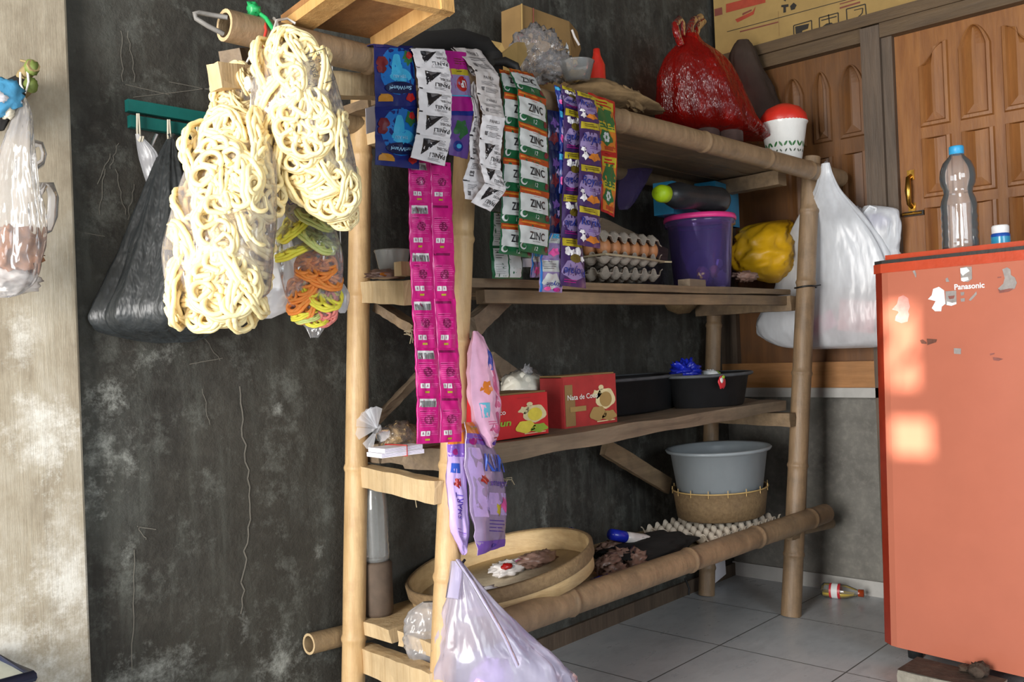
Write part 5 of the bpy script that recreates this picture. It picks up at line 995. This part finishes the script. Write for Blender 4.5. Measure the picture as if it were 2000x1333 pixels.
# ---------------------------------------------------------------- goods on the middle shelf
def carton(px0, px1, ptop, y0, dpt, label, seed, fade):
    a, b = at(px0, 860, y=y0), at(px1, 860, y=y0); s_ = mpp((a+b)*.5); h = (863-ptop)*s_; zb_ = z2+.004
    red = 'carton_redfade' if fade else 'carton_red'
    t = thing('fruit_drink_carton', ((a.x+b.x)/2, y0+dpt/2, zb_), label, 'carton', 'red coconut drink cartons'); m = MB()
    m.box((a.x, y0, zb_), (b.x, y0+dpt, zb_+h-.004), red); m.box((a.x, y0+.006, zb_+h-.006), (b.x, y0+dpt, zb_+h), 'carton_dim'); 
    cb_ = part('body', m, t); m = MB(); P = Patch([V((a.x, y0, zb_+h)), V((b.x, y0, zb_+h)), V((b.x, y0, zb_)), V((a.x, y0, zb_))], 0, 0, seed)
    A_ = .02
    P.ell(m, .78, .50, .19, .20, 'cream_print', 1, .08); P.ell(m, .78, .52, .12, .15, 'yellow_print' if not fade else 'carton_kraft', 2); P.ell(m, .62, .40, .10, .08, 'cream_print', 1, .25); P.ell(m, .70, .28, .05, .05, 'cream_print', 1); P.ell(m, .62, .78, .16, .14, 'yellow_print' if not fade else 'carton_kraft', 3, .1); P.ell(m, .84, .84, .14, .10, 'green_print' if not fade else 'carton_kraft', 3, .15); P.rect(m, .60, .93, .95, .95, 'cream_print', 1)
    P.text(m, *(('Nata de Coco', .34, .42, .56, .10) if fade else ('de Coco', .13, .40, .36, .11)), 'white_print', False, 0, .01, 4); P.text(m, 'dun', .26, .64, .26, .15, 'green_print', False, .15, .03, 4) if not fade else P.lines(m, .1, .6, .55, .72, 1, 'carton_kraft', 1, 4, .8); P.lines(m, .5, .12, .72, .16, 1, 'carton_redfade', 2, 2)
    if fade: P.rect(m, .02, .18, .16, .42, 'carton_dim', 1); P.rect(m, .02, .42, .2, .96, 'carton_dim', 1)
    part('print', m, cb_); return t, h
carton(948, 1072, 776, -.395, .13, 'bright red coconut drink carton nearest the near post', 1, False)
carton(1104, 1207, 762, -.372, .08, 'faded red coconut drink carton beside the black basins', 2, True)
c = at(1024, 776, y=-.22); s_ = mpp(c); t = thing('flour_bag', (c.x, c.y, c.z-.1), 'clear bag of white flour knotted at the top, behind the red carton', 'bag of flour')
m = MB(); m.blob((c.x, c.y, c.z+.018), 56*s_, .05, 38*s_, 'flour', .06, 3, 3, 36, 22); part('flour', m, t)
m = MB(); m.blob((c.x, c.y, c.z+.018), 59*s_, .053, 41*s_, 'thin_film', .1, 4, 3, 36, 22); m.blob((c.x-.006, c.y-.02, c.z+.070), .014, .012, .016, 'milky_film', .4, 5, 2, 20, 14); part('plastic_film', m, t)
def basin(cx, y, z, rt, rb, h, mat, label, name, sx=1., sy=1., handle=False):
    t = thing(name, (cx, y, z), label, 'basin'); m = MB(); T = .004
    prof = [(.001, 0), (rb, 0), (rb+.006, .006), (rt-.008, h-.010), (rt+.006, h-.008), (rt+.010, h-.002), (rt+.006, h+.002), (rt-.006, h), (rt-.014, h-.012), (rb, .010), (.001, .008)]
    m.lathe(prof, (0, 0, 0), mat, 56); m.v = [(v[0]*sx+cx, v[1]*sy+y, v[2]+z) for v in m.v]; bb_ = part('body', m, t)
    m = MB(); m.tube([(cx+(rt+.009)*sx*math.cos(a), y+(rt+.009)*sy*math.sin(a), z+h-.001) for a in (2*PI*i/56 for i in range(56))], .0055, 'dusty_rim' if mat == 'black_basin' else mat, 8, closed=True); part('rim', m, bb_, 'dusty grey rim')
    if handle:
        for sg in (-1, 1):
            m = MB(); m.box((-.04, -.012, -.008), (.04, .012, -.001), mat, None, (cx, y, z+h)); m.v = [(v[0], v[1], v[2]) for v in m.v]
            m.v = [((v[0]-cx)*0+cx+sg*(rt*sx+.008)+(v[1]-y), y+(v[0]-cx), v[2]) for v in m.v]; part('handle', m, t)
    return t
c0 = at(1065, 790, y=-.165); c1 = at(1325, 760, y=-.165); zc = z2+.003
basin((c0.x+c1.x)/2, -.165, zc, (c1.x-c0.x)/2, (c1.x-c0.x)/2*.80, at(1200, 741, y=-.2).z-zc, 'black_basin', 'wide dusty black basin behind the red cartons', 'black_basin', 1, .34)
c0 = at(1322, 760, y=-.30); c1 = at(1441, 750, y=-.30)
tb = basin((c0.x+c1.x)/2, -.30, zc, (c1.x-c0.x)/2, (c1.x-c0.x)/2*.80, at(1380, 733, y=-.34).z-zc, 'black_basin', 'small black basin at the far end of the middle shelf', 'black_basin', 1, .58)
m = MB(); c = at(1410, 747, y=-.41); m.ell = None; m.blob(c+V((0, .0, 0)), .022, .003, .02, 'label_red', .15, 3, 3, 18, 10); m.blob(c+V((-.004, -.002, .006)), .010, .003, .008, 'wrap_white', .15, 3, 5, 14, 8); m.blob(c+V((.008, -.002, .016)), .008, .003, .005, 'green_print', .15, 3, 5, 14, 8); part('sticker', m, tb, 'red and white sticker')
m = MB(); m.blob(at(1338, 727, y=-.25), .05, .04, .036, 'blue_wrap', .35, 4, 3, 36, 24); single('blue_packet', m, 'shiny dark blue packet lying on the small black basin', 'packet')
m = MB(); m.blob(at(1385, 732, y=-.26), .03, .03, .016, 'sticker_white', .2, 4, 3, 24, 14); m.blob(at(1398, 732, y=-.27), .016, .016, .012, 'green_print', .2, 4, 3, 18, 12); single('white_packet', m, 'white and green packet lying in the small black basin', 'packet')
# tied bag and notepads
c = at(778, 868, y=-.36); s_ = mpp(c); c.z = z2+.036
t = thing('spice_bag', (c.x, c.y, z2), 'small clear bag of brown dried spice tied with flared top', 'bag of spice')
m = MB(); m.blob(c+V((.008, 0, 0)), .046, .036, .031, 'grounds', .14, 4, 5, 36, 24, flatb=.030); part('spice', m, t)
m = MB(); m.blob(c+V((.006, 0, .001)), .050, .039, .034, 'thin_film', .1, 5, 5, 36, 24, flatb=.033); m.tube([c+V((-.045, -.005, .012)), c+V((-.058, -.008, .02)), c+V((-.066, -.01, .026))], [.018, .008, .012], 'milky_film', 10)
for k in range(7):
    a = R(-50+k*26); d_ = (-RV*math.cos(a-.3)*.7+V((0, 0, math.sin(a)+.3))).normalized(); p = c+V((-.064, -.01, .026))
    q = p+d_*.042; sd = d_.cross(FV).normalized(); m.add([p, q-sd*.013+FV*.008*(k % 2), q+d_*.006, q+sd*.013-FV*.006], [(0, 1, 2, 3)], 'milky_film')
part('plastic_film', m, t)
p = at(773, 893, y=-.40)
for k, lb in enumerate(('lower white paper pad under the rubber band on the middle shelf', 'upper white paper pad under the rubber band on the middle shelf')):
    m = MB(); m.box((-.052+.004*k, -.03, 0), (.052-.003*k, .03, .009), 'paper', Matrix.Rotation(R(-8+4*k), 3, 'Z'), (p.x, p.y, z2+.006+k*.0098))
    for q in range(3): m.box((-.0522+.004*k, -.0303, .002+q*.0025), (.0522-.003*k, -.030, .0026+q*.0025), 's_lilac', Matrix.Rotation(R(-8+4*k), 3, 'Z'), (p.x, p.y, z2+.006+k*.0098))
    single('paper_pad', m, lb, 'paper pad', 'paper pads')
m = MB(); m.tube([(p.x+.004, p.y-.033, z2+.005), (p.x+.004, p.y-.033, z2+.027), (p.x, p.y+.033, z2+.027), (p.x, p.y+.033, z2+.005)], .0014, 'rubber_band', 6, closed=True); single('rubber_band', m, 'red rubber band round the white paper pads', 'rubber band')

# ---------------------------------------------------------------- goods on the bottom shelf
# big sieve-like tray: centre from the photo, resting on the boards and pole
def tray_rot(deg, back): return Matrix.Rotation(R(-deg), 3, FV) @ Matrix.Rotation(R(back), 3, RV)
def round_tray(c, r, h, rot, label):
    t = thing('winnowing_tray', c, label, 'bamboo tray')
    m = MB(); m.lathe([(r, 0), (r+.004, 0), (r+.008, h), (r+.002, h), (r-.002, h*.9), (r-.002, .004)], c, 'winnow_rim', 64, rot=rot); part('rim', m, t)
    m = MB(); m.lathe([(r+.009, h*.5), (r+.012, h*.55), (r+.013, h), (r+.006, h+.004), (r+.004, h)], c, 'basket_brown', 64, rot=rot); part('rim_hoop', m, t, 'darker outer hoop')
    m = MB(); m.lathe([(.001, .002), (r, .002), (r, .006), (.001, .006)], c, 'woven_bamboo', 64, rot=rot); part('base', m, t)
cA = at(985, 1140, y=-.27); rotA = tray_rot(11, 3); round_tray(cA, .232, .062, rotA, 'large round bamboo tray on the bottom shelf behind the near post')
for i, (dx, dy, mt, lb) in enumerate(((.05, .02, 'wrap_white', 'white and pink packet lying in the large round bamboo tray'), (.12, -.02, 'wrap_brown', 'pinkish brown packet lying in the large round bamboo tray'), (-.13, -.06, 'paper', 'white paper packet at the near side of the large round bamboo tray'))):
    m = MB(); p = cA+rotA @ V((dx, dy, .022)); m.blob(p, .06, .035, .018, mt, .25, 4, i+3, 30, 16)
    if i == 0: m.blob(p+V((-.03, -.02, .012)), .018, .012, .008, 's_red', .2, 3, 2, 16, 10); m.blob(p+V((.02, -.02, .012)), .016, .012, .008, 's_pinkl', .2, 3, 4, 16, 10)
    single('packet', m, lb, 'packet')
# heap of brown packets with a blue-capped bottle lying on it
rg = random.Random(9)
for i, (px, py, y, ln) in enumerate(((1185, 1095, -.34, .075), (1215, 1080, -.32, .08), (1250, 1062, -.30, .08), (1240, 1088, -.36, .07), (1200, 1110, -.38, .07), (1190, 1066, -.24, .07))):
    m = MB(); p = at(px, py, y=y); p.z = max(p.z-.01, z3+.016); m.blob(p, ln*.6, .03, .02, 'wrap_brown' if i != 2 else 'wrap_white', .3, 4, i, 28, 16, rot=Matrix.Rotation(rg.uniform(-.6, .6), 3, 'Z') @ Matrix.Rotation(rg.uniform(-.5, .3), 3, 'Y'))
    single('sachet_packet', m, ('crumpled brown packet at the tray side of the heap', 'crumpled brown packet in the middle of the heap', 'pale crumpled packet beneath the blue wrapper', 'crumpled brown packet at the front of the heap', 'crumpled brown packet lowest in the heap by the pole', 'crumpled brown packet at the back of the heap')[i], 'packet', 'packets heaped on the bottom shelf')
p0, p1 = at(1192, 1044, y=-.27), at(1285, 1062, y=-.30); d = p1-p0; Ls = d.length; rot = d.to_track_quat('Z', 'Y').to_matrix()
t = thing('blue_white_packet', (p0+p1)*.5-V((0, 0, .02)), 'blue and white wrapped packet lying on the heap', 'packet')
m = MB(); m.lathe([(.001, 0), (.016, .002), (.018, Ls*.28), (.016, Ls*.3), (.001, Ls*.3)], p0, 'blue_wrap', 20, rot=rot); part('blue_end', m, t, 'blue end')
m = MB(); m.lathe([(.001, Ls*.27), (.016, Ls*.28), (.018, Ls*.45), (.020, Ls*.7), (.012, Ls*.95), (.001, Ls)], p0, 'wrap_white', 20, rot=rot); part('body', m, t)
m = MB(); p = at(1172, 1122, y=-.40); p.z = z3+.014; m.blob(p, .05, .02, .016, 'blue_wrap', .2, 4, 3, 24, 14); single('dark_blue_packet', m, 'dark blue packet under the near end of the heap', 'packet')
m = MB(); p = at(1112, 1040, y=-.07); m.blob((p.x, p.y, p.z), .022, .015, .012, 'blue_wrap', .3, 4, 6, 20, 12); m.tube([(p.x, p.y, p.z-.01), (p.x, p.y, z3)], .006, 'blue_wrap', 8); single('blue_wrapper', m, 'tiny blue wrapper showing above the far rim of the bamboo tray', 'wrapper')
# folded dark sack under the egg tray
m = MB(); p = at(1330, 1062, y=-.36); m.blob((p.x-.10, -.30, z3+.03), .20, .10, .03, 'black_cloth', .12, 3, 4, 40, 20); single('dark_sack', m, 'dark folded sack between the packets and the egg tray', 'sack')
gc = at(1407, 958, y=-.27); s_ = mpp(gc); ez = z3-.008
p = V((gc.x-.02, -.275, ez+.012))
m = MB(); tray_mesh(m, p-V((.05, 0, 0)), 9, 6, .047, .042, 'pulp_light', R(0)); single('egg_tray', m, 'pale egg tray under the brown basket on the bottom shelf', 'egg tray')
bz = ez+.012+.042; k = s_
t = thing('bamboo_basket', (gc.x, -.27, bz), 'brown woven basket carrying the grey basin on the bottom shelf', 'basket')
bt_ = at(1410, 950, y=-.27).z; hb = bt_-bz
m = MB(); m.lathe([(.001, 0), (94*k, 0), (98*k, .004), (106*k, hb), (102*k, hb), (94*k, .006), (.001, .004)], (gc.x, -.27, bz), 'basket_brown', 56); m.v = [(v[0], -.27+(v[1]+.27)*.8, v[2]) for v in m.v]; part('body', m, t)
m = MB(); 
ringp = [V((gc.x+107*k*math.cos(a), -.27+107*k*.8*math.sin(a), bz+hb)) for a in (2*PI*i/48 for i in range(48))]; m.tube(ringp, .0024, 'basket_edge', 6, closed=True)
for i in range(0, 48, 3): m.tube([ringp[i]+V((0, 0, .012)), ringp[i]+V((0, 0, -.012))], .0016, 'basket_edge', 5)
part('rim_binding', m, t, 'pale bamboo binding')
zb0 = bz+hb*.86; ztop_ = at(1407, 872, y=-.27).z
t = thing('grey_basin', (gc.x, -.27, zb0), 'large grey plastic basin on the brown basket, bottom shelf', 'basin')
m = MB(); h = ztop_-zb0; m.lathe([(.001, 0), (92*k, 0), (95*k, .004), (108*k, h-.014), (116*k, h-.012), (119*k, h-.004), (116*k, h), (108*k, h-.004), (105*k, h-.018), (91*k, .012), (.001, .010)], (gc.x, -.27, zb0), 'grey_basin', 64); m.v = [(v[0], -.27+(v[1]+.27)*.8, v[2]) for v in m.v]; part('body', m, t)
m = MB(); m.blob((gc.x+119*k+.006, -.27-.03, zb0+h-.012), .022, .02, .006, 'grey_basin', .05, 3, 3, 18, 10); part('handle', m, t)
# big bottle and sack behind the wall-side post
bp = at(737, 1125, y=-.10); bp.z = z3+.002; s_ = mpp(bp)
sb = bp.copy()
m = MB(); m.lathe([(.001, 0), (27*s_, 0), (29*s_, 6*s_), (29*s_, 100*s_), (25*s_, 104*s_), (.001, 104*s_)], sb, 'canister_brown', 28); single('brown_canister', m, 'brown fibre canister under the clear bottle by the wall post', 'canister')
q = sb+V((0, 0, 105*s_)); t = thing('plastic_bottle', q, 'frosted clear bottle standing behind the wall-side post', 'bottle')
m = MB(); m.lathe([(.001, 0), (24*s_, 0), (25*s_, 6*s_)]+[(25*s_+(1.2*s_ if i % 2 else 0), (10+i*7)*s_) for i in range(15)]+[(25*s_, 118*s_), (22*s_, 138*s_), (14*s_, 158*s_), (9*s_, 168*s_), (8*s_, 176*s_)], q, 'cup_film', 32); part('body', m, t)
m = MB(); m.lathe([(10*s_, 170*s_), (10*s_, 184*s_), (.001, 185*s_)], q, 'pill_blue', 20); part('cap', m, t, 'blue cap')

# ---------------------------------------------------------------- fridge
fo = V((-.646, -.841, 0)); e = V((-.13065, -.99143, 0)); nf = V((-.99143, .13065, 0)); zb0, zt0 = .05, 1.150
def fp(u, d, z): return fo+e*(u+.019*z)-nf*d+V((0, 0, z))
t = thing('refrigerator', fp(.28, .3, 0), 'orange one-door refrigerator with worn stickers', 'refrigerator')
Wd, Dp = .56, .55
def rprism(mb, prof, z0, z1, mat, mats=None):
    n = len(prof); lo = [fp(u, d, z0) for u, d in prof]; hi = [fp(u, d, z1) for u, d in prof]
    for i in range(n):
        j = (i+1) % n; mb.add([lo[i], lo[j], hi[j], hi[i]], [(3, 2, 1, 0)], (mats or {}).get(i, mat), False)
    mb.add(lo, [tuple(range(n))], mat); mb.add(hi, [tuple(range(n))[::-1]], mat)
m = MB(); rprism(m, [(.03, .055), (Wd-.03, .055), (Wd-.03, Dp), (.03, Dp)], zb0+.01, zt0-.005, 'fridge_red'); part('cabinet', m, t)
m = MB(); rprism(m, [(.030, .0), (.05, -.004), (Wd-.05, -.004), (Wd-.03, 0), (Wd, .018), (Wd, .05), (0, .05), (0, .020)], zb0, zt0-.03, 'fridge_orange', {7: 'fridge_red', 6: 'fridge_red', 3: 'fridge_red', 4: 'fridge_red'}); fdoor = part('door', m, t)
m = MB(); rprism(m, [(.03, -.006), (Wd-.03, -.006), (Wd+.002, .014), (Wd+.002, .05), (-.002, .05), (-.002, .014)], zt0-.03, zt0-.004, 'fridge_top'); part('door_cap', m, t)
m = MB(); rprism(m, [(.032, -.003), (Wd-.032, -.003), (Wd, .016), (Wd, .05), (0, .05), (0, .016)], zt0-.004, zt0+.006, 'fridge_strip'); part('grip_strip', m, t, 'dark strip along the door top')
m = MB(); rprism(m, [(.028, .025), (Wd-.02, .025), (Wd-.02, Dp), (.028, Dp)], zt0+.0, zt0+.022, 'fridge_top'); part('top_panel', m, t)
for u in (.055, Wd-.055):
    for d_ in (.09, Dp-.08):
        m = MB(); m.lathe([(.001, 0), (.02, 0), (.022, zb0+.01), (.001, zb0+.01)], fp(u, d_, 0), 'rubber', 18); part('foot', m, t)
p0 = fp(0, -.0045, 0)
def fx(px, py, lay=0): return onplane(px, py, p0+nf*(.0006*lay), nf)
def sticker(pts, mat, lay=1, lb=None):
    m = MB(); m.poly([fx(a, b, lay) for a, b in pts], mat, nf, .0004); return part('sticker', m, fdoor, lb)
fx0 = lambda x, y: (1680+x/5.33, 470+y/5.33)
def st(pts, mat, lay=1, lb=None): return sticker([fx0(*p) for p in pts], mat, lay, lb)
st([(1040, 285), (1100, 272), (1130, 275), (1162, 272), (1165, 400), (1120, 432), (1060, 425), (1046, 370)], 'sticker_grey'); st([(1042, 290), (1110, 280), (1140, 318), (1090, 350), (1070, 370), (1045, 340)], 'sticker_white', 2); st([(1050, 390), (1120, 380), (1130, 410), (1080, 430), (1052, 420)], 'sticker_white', 2)
st([(888, 530), (1000, 522), (1004, 660), (950, 682), (890, 672)], 'sticker_grey'); st([(905, 635), (960, 650), (1002, 640), (1003, 662), (950, 682), (900, 672)], 'sticker_white', 2); st([(915, 580), (985, 572), (975, 605), (930, 612)], 'rust_mark', 2)
st([(1480, 300), (1530, 280), (1565, 300), (1570, 360), (1610, 385), (1632, 440), (1610, 500), (1550, 530), (1450, 548), (1436, 500), (1490, 450), (1505, 390)], 'sticker_grey', 1, 'grey torn sticker patch'); st([(1430, 380), (1470, 376), (1466, 388), (1430, 392)], 'rust_mark'); st([(1434, 500), (1460, 520), (1550, 500), (1600, 500), (1550, 532), (1450, 548)], 'rust_mark', 2)
st([(705, 612), (745, 570), (760, 505), (820, 482), (875, 520), (882, 600), (888, 660), (850, 690), (845, 738), (780, 738), (745, 705), (770, 660), (785, 632)], 'sticker_white', 1, 'plain white torn sticker')
st([(330, 720), (385, 660), (400, 590), (450, 570), (500, 600), (520, 690), (500, 740), (512, 770), (495, 845), (430, 862), (362, 835), (370, 790), (400, 750), (390, 735)], 'sticker_residue', 1, 'pinkish residue of a removed sticker')
st([(622, 1040), (650, 1030), (690, 1060), (690, 1078), (640, 1075)], 'rust_brown'); st([(694, 1022), (800, 1030), (790, 1060), (700, 1090)], 'rust_brown'); st([(975, 1122), (1050, 1125), (1048, 1185), (978, 1180)], 'sticker_grey'); st([(1380, 1215), (1440, 1222), (1490, 1235), (1440, 1255), (1390, 1248)], 'rust_mark'); st([(1350, 1178), (1400, 1170), (1395, 1185), (1355, 1198)], 'rust_mark')
st([(1045, 540), (1085, 535), (1080, 570), (1050, 575)], 'sticker_grey'); st([(1045, 605), (1090, 600), (1088, 635), (1050, 638)], 'sticker_grey'); st([(1130, 620), (1155, 590), (1185, 560), (1210, 530), (1215, 560), (1180, 600), (1150, 630)], 'sticker_grey'); st([(888, 400), (910, 385), (930, 430), (895, 432)], 'sticker_grey'); st([(545, 320), (570, 310), (585, 350), (580, 390), (560, 350)], 'sticker_grey')
m = MB(); pc = fx(1893, 559, 2); put_text(m, 'Panasonic', pc, e, V((0, 0, 1)), .0155, 'sticker_white', 0, .03, wmax=(fx(1923, 559)-fx(1864, 561)).length); part('lettering', m, fdoor, 'white maker lettering')
# bottle and small bottle on the fridge
topz = zt0+.022
def onfridge(px, py): q = at(px, py, z=topz); return q
c = at(1875, 488, y=-.98); c = fo-nf*.14; 
d = ray(1876, 480); 
# stand it on the line of sight, 13 cm behind the door
q = onplane(1876, 480, fo-nf*.13, nf); c = V((q.x, q.y, topz)); s_ = mpp(c)
t = thing('water_bottle', c, 'tall empty clear water bottle with a blue cap on the refrigerator', 'bottle')
rb = 33*s_; H = lambda py: (492-py)*s_
prof = [(.001, .003), (rb*.5, .002), (rb*.95, .004), (rb, .012)]
for z_ in range(8): prof += [(rb*(1.0 if z_ % 2 == 0 else .95), H(475-z_*8))]
prof += [(rb*1.0, H(405)), (rb*.93, H(392)), (rb*.78, H(380)), (rb*.80, H(372)), (rb*.94, H(362)), (rb*.98, H(348)), (rb*.94, H(335)), (rb*.78, H(320)), (rb*.45, H(308)), (rb*.36, H(303)), (rb*.36, H(292))]
m = MB(); m.lathe(prof, c, 'bottle_film', 40); m.lathe([(r_*.96, z_+.001) for r_, z_ in prof[2:]], c, 'bottle_film', 40); part('body', m, t)
m = MB(); m.lathe([(rb*.36, H(304)), (rb*.41, H(303)), (rb*.41, H(290)), (rb*.38, H(288)), (.001, H(288))], c, 'cap_blue', 28); part('cap', m, t, 'blue cap')
q = onplane(1955, 478, fo-nf*.16, nf); c = V((q.x, q.y, topz)); s_ = mpp(c); k = 17*s_
t = thing('medicine_bottle', c, 'small dark blue bottle with a white cap on the refrigerator', 'bottle')
m = MB(); m.lathe([(.001, 0), (k, 0), (k, 24*s_), (k*.9, 27*s_), (.001, 27*s_)], c, 'pill_blue', 28); m.lathe([(k*1.01, 6*s_), (k*1.01, 20*s_)], c, 's_cyan', 28); part('body', m, t)
m = MB(); m.lathe([(k*.85, 26*s_), (k*.92, 28*s_), (k*.92, 40*s_), (k*.8, 43*s_), (.001, 43*s_)], c, 'pill_white', 28); part('cap', m, t, 'white cap')
# brick block under the fridge edge
b1 = at(1752, 1308, z=.045); b2 = at(1915, 1345, z=.045)
m = MB(); dv = (b2-b1).normalized(); dv.z = 0; nv = V((dv.y, -dv.x, 0)); nv = nv if nv.dot(FV) > 0 else -nv; Lb = .24; dpb = .13; P = []
def bp_(u, d_, z_): return V((b1.x, b1.y, 0))+dv*u+nv*d_+V((0, 0, z_))
slab(m, [[bp_(0, dpb, 0), bp_(0, 0, 0), bp_(0, 0, .043), bp_(0, dpb, .043)], [bp_(Lb, dpb*.8, 0), bp_(Lb, 0, 0), bp_(Lb, 0, .043), bp_(Lb, dpb*.8, .043)]], 'concrete', 12, .004, 3)
mb2 = m
mb2.grid([[bp_(Lb*i/10, dpb*j/6*(1-.2*i/10), .045+.002*N3.noise(V((i, j, 0)))) for i in range(11)] for j in range(7)], 'concrete_dirty', False)
t = single('concrete_block', m, 'broken concrete block with a grimy top on the floor by the refrigerator', 'block')
m = MB(); m.blob(bp_(.18, .08, .062), .03, .024, .017, 'concrete_dirty', .25, 4, 3, 20, 12); m.blob(bp_(.14, .10, .053), .02, .018, .008, 'concrete_dirty', .25, 4, 5, 18, 10); single('dirt_clod', m, 'dark dirt clod on the broken concrete block', 'clod')
# drink bottle lying on the floor
p0, p1 = at(1603, 1152, z=.028), at(1688, 1160, z=.028); p0.z = p1.z = .028; d = p1-p0; Ls = d.length; rot = d.to_track_quat('Z', 'Y').to_matrix(); r0 = .026
t = thing('soda_bottle', ((p0+p1)*.5).to_tuple()[:2]+(0,), 'small drink bottle with a red label lying by the grey wall', 'bottle')
m = MB(); m.lathe([(.001, .004), (r0*.8, .003), (r0, .012), (r0, Ls*.5), (r0*.95, Ls*.6), (r0*.6, Ls*.78), (r0*.42, Ls*.86), (r0*.42, Ls*.9)], p0, 'bottle_film', 28, rot=rot); part('body', m, t)
m = MB(); m.lathe([(.001, .006), (r0*.9, .010), (r0*.92, Ls*.52), (r0*.5, Ls*.76), (.001, Ls*.78)], p0-V((0, 0, .0012)), 'oil_yellow', 24, rot=rot); m.v = [(v[0], v[1], min(v[2], .024)) for v in m.v]; part('drink', m, t, 'yellow drink left in it')
m = MB(); m.lathe([(r0*1.02, Ls*.22), (r0*1.03, Ls*.46), (r0*1.02, Ls*.47)], p0, 'label_red', 28, rot=rot); m.lathe([(r0*1.035, Ls*.27), (r0*1.04, Ls*.41)], p0, 'sticker_white', 28, rot=rot); part('paper_label', m, t, 'red and white label')
m = MB(); m.lathe([(r0*.5, Ls*.87), (r0*.52, Ls*.99), (.001, Ls)], p0, 's_orange', 20, rot=rot); part('cap', m, t, 'orange cap')
# white sheet leaning by the wall behind the back post, black cable
m = MB(); q = [at(1385, 1150, y=-.035), at(1418, 1122, y=-.035), at(1416, 1090, y=-.02), at(1388, 1108, y=-.02)]; m.poly(q, 'paper', (0, 1, 0), .006); single('white_board_scrap', m, 'white scrap of board leaning on the wall behind the rear post', 'board')
m = MB(); m.tube(pxpath([(1338, 1130, -.05), (1342, 1140, -.06), (1346, 1150, -.07), (1345, 1163, -.07)]), .004, 'black_rubber', 6); single('black_cable', m, 'black cable hanging to the floor beside the rear post', 'cable')
